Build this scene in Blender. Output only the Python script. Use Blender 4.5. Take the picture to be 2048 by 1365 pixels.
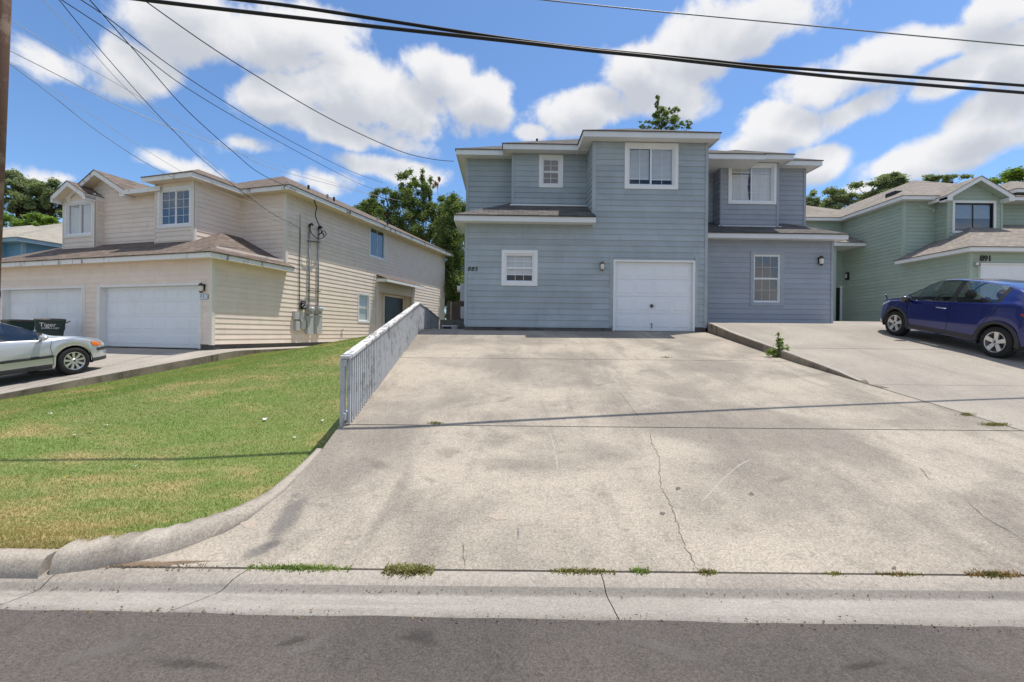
import bpy, bmesh, math, random
import numpy as np
from mathutils import Vector, Matrix
R = math.radians
random.seed(7)
rng = np.random.default_rng(11)
scene = bpy.context.scene
for o in list(bpy.data.objects):
    bpy.data.objects.remove(o)
C = scene.collection

# ------------------------------------------------------------------ camera
CAMZ, FPX, CX, HY, ROLL = 1.6, 900.0, 1024.0, 668.0, R(0.55)
cam = bpy.data.cameras.new('camera')
cam.sensor_width = 36.0
cam.lens = FPX / 2048 * 36.0
cam.shift_y = -(682.5 - HY) / 2048
cam.clip_start, cam.clip_end = 0.05, 2000
camo = bpy.data.objects.new('camera', cam)
C.objects.link(camo)
camo.location = (0, 0, CAMZ)
camo.rotation_euler = (math.pi / 2, -ROLL, 0)
scene.camera = camo

# ------------------------------------------------------------------ sun
SUN = Vector((0.27, 0.155, 1.0)).normalized()
sl = bpy.data.lights.new('sun', 'SUN')
sl.energy = 5.0
sl.angle = R(0.53)
sl.color = (1.0, 0.94, 0.85)
so = bpy.data.objects.new('sun', sl)
C.objects.link(so)
so.rotation_euler = (-SUN).to_track_quat('-Z', 'Y').to_euler()
so.location = (4, 3, 30)

# ------------------------------------------------------------------ exposure
scene.view_settings.view_transform = 'Standard'
scene.view_settings.look = 'None'
scene.view_settings.exposure = 0.0
scene.view_settings.gamma = 1.0
scene.view_settings.use_curve_mapping = False
scene.cycles.max_bounces = 8
scene.cycles.diffuse_bounces = 4
scene.cycles.glossy_bounces = 3
scene.cycles.transmission_bounces = 4
scene.cycles.transparent_max_bounces = 12
scene.cycles.sample_clamp_indirect = 6
scene.cycles.use_denoising = True

def ray(px, py):
    u, v = px - CX, HY - py
    c, s = math.cos(ROLL), math.sin(ROLL)
    return (u * c - v * s) / FPX, (u * s + v * c) / FPX      # dx, dz for dy = 1
def P(px, py, Y):
    a, b = ray(px, py)
    return Vector((a * Y, Y, CAMZ + b * Y))

# ------------------------------------------------------------------ sky
world = bpy.data.worlds.new('World')
scene.world = world
world.use_nodes = True
wt = world.node_tree
wt.nodes.clear()
def N(t, kind, loc=None, **kw):
    n = t.nodes.new(kind)
    for k, v in kw.items():
        setattr(n, k, v)
    return n
def mth(t, op, a, b=None, c=None, clamp=False):
    n = t.nodes.new('ShaderNodeMath'); n.operation = op; n.use_clamp = clamp
    for i, x in enumerate((a, b, c)):
        if x is None: continue
        if isinstance(x, (int, float)): n.inputs[i].default_value = x
        else: t.links.new(x, n.inputs[i])
    return n.outputs[0]
def vmth(t, op, a, b=None, s=None):
    n = t.nodes.new('ShaderNodeVectorMath'); n.operation = op
    for i, x in enumerate((a, b)):
        if x is None: continue
        if isinstance(x, (tuple, list, Vector)): n.inputs[i].default_value = tuple(x)
        else: t.links.new(x, n.inputs[i])
    if s is not None: n.inputs['Scale'].default_value = s
    return n.outputs['Value'] if op in ('LENGTH', 'DOT_PRODUCT') else n.outputs[0]
def maprange(t, x, a, b, c=0.0, d=1.0, smooth=True):
    n = t.nodes.new('ShaderNodeMapRange')
    n.interpolation_type = 'SMOOTHSTEP' if smooth else 'LINEAR'
    n.clamp = True
    t.links.new(x, n.inputs[0])
    for i, v in enumerate((a, b, c, d)): n.inputs[i + 1].default_value = v
    return n.outputs[0]
def noise(t, vec, scale, detail=4, rough=0.55, dist=0.0, col=False):
    n = t.nodes.new('ShaderNodeTexNoise')
    n.inputs['Scale'].default_value = scale; n.inputs['Detail'].default_value = detail
    n.inputs['Roughness'].default_value = rough; n.inputs['Distortion'].default_value = dist
    if vec is not None: t.links.new(vec, n.inputs['Vector'])
    return n.outputs['Color' if col else 'Fac']
def mixc(t, fac, a, b, mode='MIX'):
    n = t.nodes.new('ShaderNodeMix'); n.data_type = 'RGBA'; n.blend_type = mode
    for sock, x in ((n.inputs[0], fac), (n.inputs[6], a), (n.inputs[7], b)):
        if isinstance(x, (int, float)): sock.default_value = x
        elif isinstance(x, (tuple, list)): sock.default_value = tuple(x) + ((1,) if len(x) == 3 else ())
        else: t.links.new(x, sock)
    return n.outputs[2]

# cumulus clouds: centre (photo pixel), half width, half height, strength; each becomes a world direction
CLOUDS = [
    (480, 60, 330, 95, 1.0), (250, 110, 170, 80, .85), (620, 60, 160, 60, .8), (90, 105, 120, 45, .6),
    (560, 215, 150, 75, 1.0), (740, 205, 190, 80, 1.05), (880, 145, 95, 60, 1.0), (960, 215, 110, 62, 1.0), (660, 262, 260, 48, .95),
    (800, 345, 190, 40, .95), (500, 300, 90, 28, .6), (640, 370, 110, 30, .7), (350, 335, 80, 25, .45), (120, 355, 110, 22, .5), (40, 345, 60, 30, .6),
    (1085, 265, 60, 22, .9), (1190, 225, 150, 60, .9), (1310, 150, 150, 75, 1.0), (1420, 80, 150, 90, 1.05), (1540, 40, 150, 75, .95), (1330, 205, 120, 50, .8),
    (1640, 180, 130, 55, .95), (1760, 130, 180, 65, 1.0), (1880, 100, 110, 50, .8), (1700, 215, 160, 35, .8),
    (1560, 255, 130, 55, 1.05), (1640, 315, 120, 55, 1.0), (1500, 300, 110, 50, .85), (1890, 175, 110, 35, .7),
    (1830, 320, 190, 55, 1.05), (1950, 290, 140, 70, 1.0), (1980, 240, 120, 45, .9), (2030, 130, 90, 80, .9), (2010, 20, 120, 50, .7), (1740, 365, 130, 30, .7),
]
g = bpy.data.node_groups.new('cloud_cover', 'ShaderNodeTree')
g.interface.new_socket('Vector', in_out='INPUT', socket_type='NodeSocketVector')
g.interface.new_socket('Cover', in_out='OUTPUT', socket_type='NodeSocketFloat')
gi, go = g.nodes.new('NodeGroupInput'), g.nodes.new('NodeGroupOutput')
v0 = gi.outputs[0]
warp = vmth(g, 'SUBTRACT', noise(g, v0, 5.0, 2, .5, col=True), (.5, .5, .5))
vw = vmth(g, 'ADD', v0, vmth(g, 'SCALE', warp, s=.10))
field = None
for (cx, cy, rx, ry, st) in CLOUDS:
    a, b = ray(cx, cy)
    d = Vector((a, 1, b)); L = d.length; d.normalize()
    az, el = math.atan2(d.x, d.y), math.asin(d.z)
    mp = g.nodes.new('ShaderNodeMapping'); mp.vector_type = 'TEXTURE'
    g.links.new(vw, mp.inputs['Vector'])
    mp.inputs['Location'].default_value = d
    mp.inputs['Rotation'].default_value = (el, 0, -az)
    mp.inputs['Scale'].default_value = (rx / FPX / L * .84 * math.cos(az), .5, ry / FPX / L * .88)
    e = mth(g, 'MULTIPLY_ADD', vmth(g, 'LENGTH', mp.outputs[0]), -st, st)
    if field is None: field = e
    else:
        n = g.nodes.new('ShaderNodeMath'); n.operation = 'SMOOTH_MAX'
        g.links.new(field, n.inputs[0]); g.links.new(e, n.inputs[1]); n.inputs[2].default_value = .12
        field = n.outputs[0]
field = mth(g, 'MAXIMUM', field, -1.2)
# the same broken cumulus goes on all round, outside the view of the photograph
sep = g.nodes.new('ShaderNodeSeparateXYZ'); g.links.new(v0, sep.inputs[0])
rest = mth(g, 'MULTIPLY_ADD', noise(g, vmth(g, 'MULTIPLY', v0, (1, 1, 1.6)), 2.6, 3, .5), 3.2, -1.5)
outside = maprange(g, sep.outputs[1], .64, .5)
field = mth(g, 'MAXIMUM', field, mth(g, 'ADD', mth(g, 'MULTIPLY', outside, 2.0), mth(g, 'ADD', rest, -2.0)))
fb = noise(g, v0, 9.0, 9, .58, .25)
fb2 = noise(g, v0, 3.2, 3, .5)
cov = mth(g, 'MULTIPLY_ADD', mth(g, 'SUBTRACT', fb, .52), 1.9, field)
cov = mth(g, 'MULTIPLY_ADD', mth(g, 'SUBTRACT', fb2, .5), .7, cov)
g.links.new(cov, go.inputs[0])

tc = N(wt, 'ShaderNodeTexCoord')
vec = tc.outputs['Generated']
sky = N(wt, 'ShaderNodeTexSky', sky_type='NISHITA')
sky.sun_disc = False
sky.sun_elevation = math.asin(SUN.z)
sky.sun_rotation = math.atan2(SUN.x, SUN.y)
sky.air_density, sky.dust_density, sky.ozone_density = 1.0, 0.6, 1.6
def cover(v):
    n = wt.nodes.new('ShaderNodeGroup'); n.node_tree = g
    wt.links.new(v, n.inputs[0])
    return n.outputs[0]
c0 = cover(vec)
c1 = cover(vmth(wt, 'ADD', vec, (0.012, 0.0, 0.050)))
alpha = maprange(wt, c0, -.08, .36)
thick = maprange(wt, c1, -.30, .80)
SKY_TINT = (1.22, 1.56, 1.90)
CLOUD_LIT, CLOUD_SHADE = (10.2, 10.1, 10.1), (6.4, 6.7, 7.3)
wt.links.new(vec, sky.inputs[0])
skyc = mixc(wt, 1.0, sky.outputs[0], SKY_TINT, 'MULTIPLY')
cl = mixc(wt, thick, CLOUD_LIT, CLOUD_SHADE)
out = mixc(wt, mth(wt, 'MULTIPLY', alpha, .96), skyc, cl)
bg = N(wt, 'ShaderNodeBackground')
bg.inputs['Strength'].default_value = 0.092
wt.links.new(out, bg.inputs['Color'])
wo = N(wt, 'ShaderNodeOutputWorld')
wt.links.new(bg.outputs[0], wo.inputs['Surface'])
world.cycles.sampling_method = 'MANUAL'
world.cycles.sample_map_resolution = 512

# ------------------------------------------------------------------ materials
MATS = {}
def material(name):
    m = bpy.data.materials.new(name); m.use_nodes = True
    t = m.node_tree
    b = t.nodes['Principled BSDF']
    MATS[name] = m
    return m, t, b
def objco(t):
    n = t.nodes.get('co') or t.nodes.new('ShaderNodeTexCoord'); n.name = 'co'
    return n.outputs['Object']
def bump(t, b, h, strength=.3, dist=.01):
    n = t.nodes.new('ShaderNodeBump'); n.inputs['Strength'].default_value = strength; n.inputs['Distance'].default_value = dist
    t.links.new(h, n.inputs['Height']); t.links.new(n.outputs[0], b.inputs['Normal'])
def paint(name, col, rough=.6, var=.10, scale=3.0, dirt=None, dirt_amt=.0, metallic=0.0, rnd=.05, bmp=0.0, spec=.35, coat=0.0, lo=.56, hi=.74, back=None):
    m, t, b = material(name)
    v = objco(t)
    n1 = noise(t, v, scale, 5, .6)
    c = mixc(t, mth(t, 'MULTIPLY', mth(t, 'SUBTRACT', n1, .3), 2.2, clamp=True), tuple(x * (1 - var) for x in col), tuple(min(1, x * (1 + var * .6)) for x in col))
    if rnd:
        oi = t.nodes.new('ShaderNodeObjectInfo')
        k = mth(t, 'MULTIPLY_ADD', oi.outputs['Random'], 2 * rnd, 1 - rnd)
        c = mixc(t, 1.0, c, k, 'MULTIPLY')
    if dirt:
        n2 = noise(t, vmth(t, 'MULTIPLY', v, (1.0, 1.0, .35)), scale * 1.7, 7, .68)
        c = mixc(t, maprange(t, n2, lo, hi, 0, dirt_amt), c, dirt)
    if back:
        ge = t.nodes.new('ShaderNodeNewGeometry'); c = mixc(t, ge.outputs['Backfacing'], c, back)
    t.links.new(c, b.inputs['Base Color'])
    b.inputs['Roughness'].default_value = rough
    b.inputs['Metallic'].default_value = metallic
    b.inputs['Specular IOR Level'].default_value = spec
    b.inputs['Coat Weight'].default_value = coat
    if bmp: bump(t, b, noise(t, v, 60, 4, .6), bmp, .004)
    return m
paint('blue_siding', (.375, .425, .455), .62, .14, 1.3, (.28, .32, .33), .6, bmp=.25, rnd=.07, lo=.50)
paint('blue_siding_b', (.34, .37, .415), .62, .09, 2.2, (.28, .31, .36), .4, bmp=.2)
paint('cream_siding', (.82, .70, .605), .65, .07, 2.0, (.55, .44, .32), .35, bmp=.25)
paint('green_siding', (.37, .445, .37), .62, .06, 2.0, (.33, .42, .34), .3, bmp=.2)
paint('sky_siding', (.16, .33, .47), .62, .06, 2.0, bmp=.2)
paint('white_trim', (.80, .80, .79), .5, .05, 2.0, (.55, .53, .48), .35, rnd=.02)
paint('cream_trim', (.78, .72, .63), .6, .06, 2.0, (.5, .42, .32), .4, rnd=.02)
paint('fascia_blue', (.74, .755, .765), .55, .06, 1.5, (.52, .54, .52), .4, rnd=.02)
paint('fascia_old', (.80, .78, .75), .6, .06, 1.6, (.07, .06, .05), .9, rnd=.02, lo=.54, hi=.66)
paint('fascia_sky', (.28, .43, .52), .55, .06, 1.5, rnd=.02)
paint('soffit', (.68, .69, .68), .7, .06, 1.5, rnd=.0)
paint('soffit_cream', (.74, .63, .50), .7, .06, 1.5, rnd=.0)
paint('green_trim', (.39, .47, .39), .6, .05, 2.0, rnd=.02)
paint('garage_white', (.80, .82, .85), .45, .03, 1.2, (.62, .64, .66), .25, rnd=.01)
paint('vinyl_white', (.82, .83, .85), .4, .03, 2.0, rnd=.01)
paint('blind', (.88, .88, .86), .6, .05, 2.0)
paint('curtain', (.82, .80, .76), .8, .05, 2.0)
paint('black_frame', (.025, .025, .028), .4, .1, 3.0)
paint('black_metal', (.02, .02, .022), .45, .2, 5.0)
paint('bronze', (.10, .075, .05), .45, .3, 20.0, metallic=.6)
paint('brass_old', (.23, .18, .10), .5, .3, 20.0, metallic=.4)
paint('lamp_glass', (.75, .74, .66), .25, .1, 10.0)
paint('grey_metal', (.42, .43, .44), .45, .12, 8.0, (.25, .24, .22), .5, metallic=.35)
paint('grey_box', (.45, .46, .47), .5, .08, 5.0, (.3, .29, .27), .4)
paint('pipe_grey', (.30, .31, .32), .45, .15, 8.0, metallic=.5)
paint('cable_black', (.015, .015, .016), .55, .2, 5.0)
paint('cable_grey', (.55, .56, .58), .4, .1, 5.0, metallic=.3)
paint('door_black', (.018, .022, .026), .4, .2, 3.0)
paint('number_black', (.012, .012, .012), .4, .1, 5.0)
paint('tile_blue', (.10, .22, .48), .3, .1, 5.0)
paint('tile_white', (.8, .8, .78), .25, .05, 5.0)
paint('interior_dark', (.035, .035, .04), .9, .2, 2.0)
paint('interior_mid', (.20, .21, .22), .9, .2, 2.0)
paint('rubber', (.02, .02, .021), .75, .25, 12.0)
paint('alloy', (.66, .66, .67), .3, .06, 10.0, metallic=.75)
paint('rotor', (.12, .12, .12), .5, .2, 10.0, metallic=.6)
paint('plastic_black', (.022, .022, .024), .55, .15, 10.0)
paint('cladding', (.05, .05, .052), .6, .15, 10.0)
paint('chrome', (.75, .75, .76), .12, .02, 10.0, metallic=1.0)
paint('car_silver', (.60, .61, .62), .30, .02, 3.0, metallic=.55, coat=.8, back=(.10, .095, .09))
paint('car_blue', (.009, .017, .15), .22, .05, 3.0, metallic=.45, coat=1.0, spec=.5, back=(.03, .03, .032))
paint('seat_tan', (.30, .27, .23), .8, .1, 5.0)
paint('seat_dark', (.035, .035, .04), .8, .1, 5.0)
paint('amber', (.85, .22, .03), .2, .08, 20.0, coat=.8)
paint('tail_red', (.45, .012, .012), .15, .1, 20.0, coat=1.0)
paint('lamp_clear', (.62, .64, .66), .12, .1, 20.0, coat=1.0)
paint('bin_green', (.026, .05, .04), .55, .15, 4.0, (.22, .21, .16), .35)
paint('bin_lid', (.10, .085, .075), .6, .15, 3.0, (.28, .25, .21), .5)
paint('print_white', (.8, .8, .78), .6, .05, 4.0)
paint('bark', (.12, .09, .065), .9, .4, 8.0, bmp=.6)
paint('bark_dark', (.06, .048, .038), .9, .4, 8.0, bmp=.6)
paint('fence_wood', (.13, .10, .08), .85, .3, 4.0)
paint('leaf_yellow', (.70, .48, .08), .7, .2, 20.0)
paint('paper_white', (.75, .74, .70), .7, .1, 20.0)
paint('vent_metal', (.35, .36, .37), .5, .2, 8.0, metallic=.3)
paint('vent_dark', (.03, .03, .032), .6, .2, 8.0)
paint('meter_glass', (.55, .56, .58), .12, .1, 10.0, coat=1.0)
paint('crack_dark', (.17, .148, .125), .95, .4, 20.0)
paint('dirt', (.24, .18, .12), .95, .35, 12.0, bmp=.6)
paint('straw', (.42, .31, .16), .9, .2, 12.0)

def fading(name, col, amt, lo=.45, hi=1.0, sc=18.0):
    # a mark worn thin towards its edge (uv.x runs 0 in the middle to 1 at the rim)
    m, t, b = material(name)
    geo = t.nodes.new('ShaderNodeNewGeometry'); uv = t.nodes.new('ShaderNodeUVMap')
    sx = t.nodes.new('ShaderNodeSeparateXYZ'); t.links.new(uv.outputs[0], sx.inputs[0])
    n = noise(t, geo.outputs['Position'], sc, 6, .7); n2 = noise(t, geo.outputs['Position'], 90.0, 3, .7)
    e = mth(t, 'MULTIPLY_ADD', mth(t, 'SUBTRACT', n, .5), 1.3, sx.outputs[0])
    a = mth(t, 'MULTIPLY', maprange(t, e, lo, hi, 1, 0), maprange(t, n2, .3, .7, amt * .55, amt))
    t.links.new(mixc(t, n2, tuple(x * .8 for x in col), tuple(min(1, x * 1.2) for x in col)), b.inputs['Base Color']); b.inputs['Roughness'].default_value = .95
    b.inputs['Specular IOR Level'].default_value = .15
    t.links.new(a, b.inputs['Alpha'])
fading('scratch_light', (.58, .54, .48), .55, .6, 1.2)
fading('patch_light', (.52, .44, .36), .8, .7, 1.0)
fading('patch_grey', (.19, .185, .18), .62, .25, 1.0, 7.0)
fading('oil_mark', (.15, .138, .125), .26, .1, .95, 9.0)
fading('silt_mat', (.24, .17, .11), .95, .35, .9, 14.0)
fading('road_light', (.20, .185, .17), .45, .2, 1.0, 6.0)
fading('road_dark', (.05, .047, .045), .4, .2, 1.0, 6.0)
def weathered(name, col, flake, s=14.0, lo=.47, hi=.56):
    m, t, b = material(name)
    v = objco(t)
    n = noise(t, vmth(t, 'MULTIPLY', v, (3.0, .6, 1.0)), s, 6, .7)
    n2 = noise(t, v, 1.2, 3, .5)
    f = maprange(t, mth(t, 'MULTIPLY_ADD', n2, .35, mth(t, 'SUBTRACT', n, .175)), lo, hi)
    c = mixc(t, f, col, flake)
    t.links.new(c, b.inputs['Base Color']); b.inputs['Roughness'].default_value = .75
    bump(t, b, f, -.4, .003)
weathered('rail_white', (.62, .615, .60), (.24, .225, .205), 9.0, .50, .58)
weathered('picket_white', (.50, .51, .525), (.30, .295, .285), 6.0, .50, .66)
weathered('pole_wood', (.16, .085, .055), (.32, .22, .16), 3.0, .5, .7)

def glass(name, tint, refl=.12, trans=.75):
    m, t, b = material(name)
    t.nodes.remove(b)
    tr = t.nodes.new('ShaderNodeBsdfTransparent'); tr.inputs[0].default_value = tuple(tint) + (1,)
    gl = t.nodes.new('ShaderNodeBsdfGlossy'); gl.inputs['Roughness'].default_value = .02
    gl.inputs[0].default_value = (.95, .97, 1, 1)
    lw = t.nodes.new('ShaderNodeLayerWeight'); lw.inputs[0].default_value = .5
    fr = mth(t, 'MULTIPLY_ADD', mth(t, 'POWER', lw.outputs['Facing'], 4.0), .9, .04)
    n = noise(t, objco(t), 1.4, 2, .5)
    bp = t.nodes.new('ShaderNodeBump'); bp.inputs['Strength'].default_value = .02; bp.inputs['Distance'].default_value = .05
    t.links.new(n, bp.inputs['Height']); t.links.new(bp.outputs[0], gl.inputs['Normal'])
    mx = t.nodes.new('ShaderNodeMixShader')
    t.links.new(mth(t, 'ADD', fr, refl, clamp=True), mx.inputs[0])
    t.links.new(tr.outputs[0], mx.inputs[1]); t.links.new(gl.outputs[0], mx.inputs[2])
    t.links.new(mx.outputs[0], t.nodes['Material Output'].inputs[0])
glass('window_glass', (.94, .95, .96), .02)
glass('window_glass_dark', (.55, .60, .66), .10)
glass('car_glass', (.55, .62, .60), .10)
glass('car_glass_blue', (.36, .48, .52), .07)

def shingles(name, ca, cb, cc):
    m, t, b = material(name)
    uv = t.nodes.new('ShaderNodeUVMap').outputs[0]
    br = t.nodes.new('ShaderNodeTexBrick')
    t.links.new(uv, br.inputs['Vector'])
    br.offset = .5; br.squash = 1.0
    br.inputs['Color1'].default_value = ca + (1,); br.inputs['Color2'].default_value = cb + (1,)
    br.inputs['Mortar'].default_value = tuple(x * .45 for x in ca) + (1,)
    br.inputs['Scale'].default_value = 1.0
    br.inputs['Mortar Size'].default_value = .008; br.inputs['Mortar Smooth'].default_value = .3
    br.inputs['Brick Width'].default_value = .30; br.inputs['Row Height'].default_value = .14
    v = objco(t)
    n = noise(t, v, 5.0, 6, .7)
    c = mixc(t, maprange(t, n, .35, .7, 0, .6), br.outputs[0], cc)
    n3 = noise(t, v, 55.0, 3, .7)
    c = mixc(t, 1.0, c, maprange(t, n3, .25, .75, .72, 1.22), 'MULTIPLY')
    t.links.new(c, b.inputs['Base Color']); b.inputs['Roughness'].default_value = .95
    b.inputs['Specular IOR Level'].default_value = .15
    h = mth(t, 'MULTIPLY_ADD', n3, .35, br.outputs['Fac'])
    bump(t, b, mth(t, 'MULTIPLY', h, -1.0), .6, .012)
shingles('shingle_grey', (.085, .08, .078), (.185, .168, .157), (.115, .107, .10))
shingles('shingle_brown', (.135, .108, .09), (.245, .195, .163), (.16, .126, .105))
shingles('shingle_tan', (.215, .19, .165), (.36, .315, .27), (.25, .22, .19))
shingles('shingle_pale', (.32, .295, .25), (.42, .385, .33), (.30, .28, .24))

def concrete(name, col, col2, dark, streak=True, agg=.22, seed=0.0, stain=.5, sdir=(1.6, .28, 1), fs=1.6, flow=None):
    m, t, b = material(name)
    geo = t.nodes.new('ShaderNodeNewGeometry')
    v = vmth(t, 'ADD', geo.outputs['Position'], (seed, seed * .7, 0))
    n1 = noise(t, v, .55, 6, .62, .4)
    n2 = noise(t, vmth(t, 'MULTIPLY', v, sdir), 1.6, 6, .65, .3)
    n3 = noise(t, v, 34.0 * fs, 4, .75)
    n4 = noise(t, v, 110.0 * fs, 2, .6)
    n5 = noise(t, v, 7.0, 8, .72, .3)
    c = mixc(t, maprange(t, n1, .37, .63), col, col2)
    if streak: c = mixc(t, maprange(t, n2, .48, .74, 0, stain), c, dark)
    c = mixc(t, maprange(t, n5, .53, .65, 0, .30), c, tuple(x * .85 for x in dark))
    if flow:      # dirt line where the water runs
        ys = t.nodes.new('ShaderNodeSeparateXYZ'); t.links.new(geo.outputs['Position'], ys.inputs[0])
        w = mth(t, 'ABSOLUTE', mth(t, 'SUBTRACT', mth(t, 'MULTIPLY_ADD', mth(t, 'SUBTRACT', n5, .5), .05, ys.outputs[1]), flow))
        c = mixc(t, maprange(t, w, .012, .055, .62, 0), c, tuple(x * .72 for x in dark))
    c = mixc(t, 1.0, c, maprange(t, n3, .22, .78, 1 - agg, 1 + agg * .75), 'MULTIPLY')
    c = mixc(t, 1.0, c, maprange(t, n4, .25, .75, 1 - agg * .8, 1 + agg * .6), 'MULTIPLY')
    t.links.new(c, b.inputs['Base Color'])
    b.inputs['Roughness'].default_value = .92; b.inputs['Specular IOR Level'].default_value = .2
    bump(t, b, mth(t, 'ADD', n3, mth(t, 'MULTIPLY', n4, .5)), .35, .006)
concrete('concrete_drive', (.435, .383, .312), (.272, .241, .202), (.195, .173, .147), agg=.38, stain=.5)
concrete('concrete_drive_b', (.385, .345, .293), (.32, .287, .246), (.26, .232, .198), seed=9.3, agg=.28)
concrete('concrete_old', (.43, .39, .335), (.36, .325, .28), (.25, .225, .195), seed=4.0, agg=.2)
concrete('concrete_gutter', (.375, .345, .305), (.32, .293, .257), (.235, .213, .185), streak=True, seed=2.0, agg=.24, sdir=(.3, 7.0, 1), stain=.55, flow=2.83)
concrete('concrete_lip', (.38, .34, .29), (.31, .277, .236), (.22, .195, .165), streak=False, seed=5.0, agg=.26, fs=1.3)
concrete('concrete_kerb', (.46, .41, .345), (.38, .335, .28), (.17, .145, .118), seed=6.0, agg=.30, stain=.6)
concrete('concrete_wall', (.30, .25, .195), (.19, .155, .125), (.045, .036, .028), seed=3.0, agg=.3, stain=.92, sdir=(3, 2.2, .6))
concrete('foundation', (.16, .15, .14), (.11, .105, .10), (.04, .038, .036), seed=3.0, agg=.2, stain=.9)
concrete('asphalt', (.128, .112, .100), (.099, .088, .080), (.070, .063, .058), seed=7.0, agg=.46, stain=.4, fs=2.4)

def ground_mat():
    m, t, b = material('soil')
    geo = t.nodes.new('ShaderNodeNewGeometry'); v = geo.outputs['Position']
    n1, n2 = noise(t, v, .8, 5, .6), noise(t, v, 25.0, 5, .7)
    c = mixc(t, maprange(t, n1, .35, .65), (.075, .105, .03), (.16, .14, .07))
    c = mixc(t, 1.0, c, maprange(t, n2, .2, .8, .6, 1.3), 'MULTIPLY')
    t.links.new(c, b.inputs['Base Color']); b.inputs['Roughness'].default_value = 1.0
    bump(t, b, n2, .8, .02)
ground_mat()
def foliage(name, ca, cb, cc, patch=.8, dry=None, trans=.25):
    m, t, b = material(name)
    geo = t.nodes.new('ShaderNodeNewGeometry')
    r = geo.outputs['Random Per Island']
    v = geo.outputs['Position']
    c = mixc(t, r, ca, cb)
    c = mixc(t, maprange(t, noise(t, v, patch, 4, .6), .40, .64), c, cc)
    if dry:
        f = mth(t, 'ADD', noise(t, vmth(t, 'MULTIPLY', v, (.7, 1.5, 1)), .9, 5, .6), mth(t, 'MULTIPLY_ADD', r, .22, -.11))
        ysep = t.nodes.new('ShaderNodeSeparateXYZ'); t.links.new(v, ysep.inputs[0])
        f = mth(t, 'ADD', f, maprange(t, ysep.outputs[1], 5.2, 3.0, -.02, .15))
        c = mixc(t, maprange(t, f, .47, .70, 0, .85), c, dry)
    t.links.new(c, b.inputs['Base Color']); b.inputs['Roughness'].default_value = .55
    b.inputs['Specular IOR Level'].default_value = .3
    if trans:
        tl = t.nodes.new('ShaderNodeBsdfTranslucent'); t.links.new(mixc(t, 1.0, c, (1.2, 1.25, .6), 'MULTIPLY'), tl.inputs[0])
        mx = t.nodes.new('ShaderNodeMixShader'); mx.inputs[0].default_value = trans
        t.links.new(b.outputs[0], mx.inputs[1]); t.links.new(tl.outputs[0], mx.inputs[2])
        t.links.new(mx.outputs[0], t.nodes['Material Output'].inputs[0])
foliage('grass', (.225, .315, .075), (.17, .27, .055), (.27, .325, .10), .45, (.45, .34, .16))
foliage('turf_base', (.18, .24, .06), (.15, .21, .05), (.19, .22, .07), .9, (.40, .31, .15), 0)
foliage('leaf_oak', (.11, .155, .05), (.22, .285, .10), (.155, .21, .075), .7, trans=.35)
foliage('leaf_mid', (.115, .165, .055), (.25, .32, .115), (.17, .23, .08), .7, trans=.35)
foliage('leaf_pale', (.21, .255, .14), (.34, .385, .22), (.185, .235, .115), .7, trans=.35)
foliage('leaf_bright', (.18, .28, .05), (.27, .38, .08), (.14, .23, .04), .7, trans=.35)
foliage('leaf_rust', (.30, .10, .05), (.38, .17, .08), (.22, .08, .04), 1.0)
foliage('weed_green', (.21, .27, .08), (.30, .40, .11), (.15, .23, .045), 3.0)
foliage('weed_olive', (.22, .24, .07), (.34, .32, .13), (.19, .16, .06), 6.0)
foliage('weed_red', (.26, .14, .06), (.32, .22, .10), (.15, .15, .05), 6.0)
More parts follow.
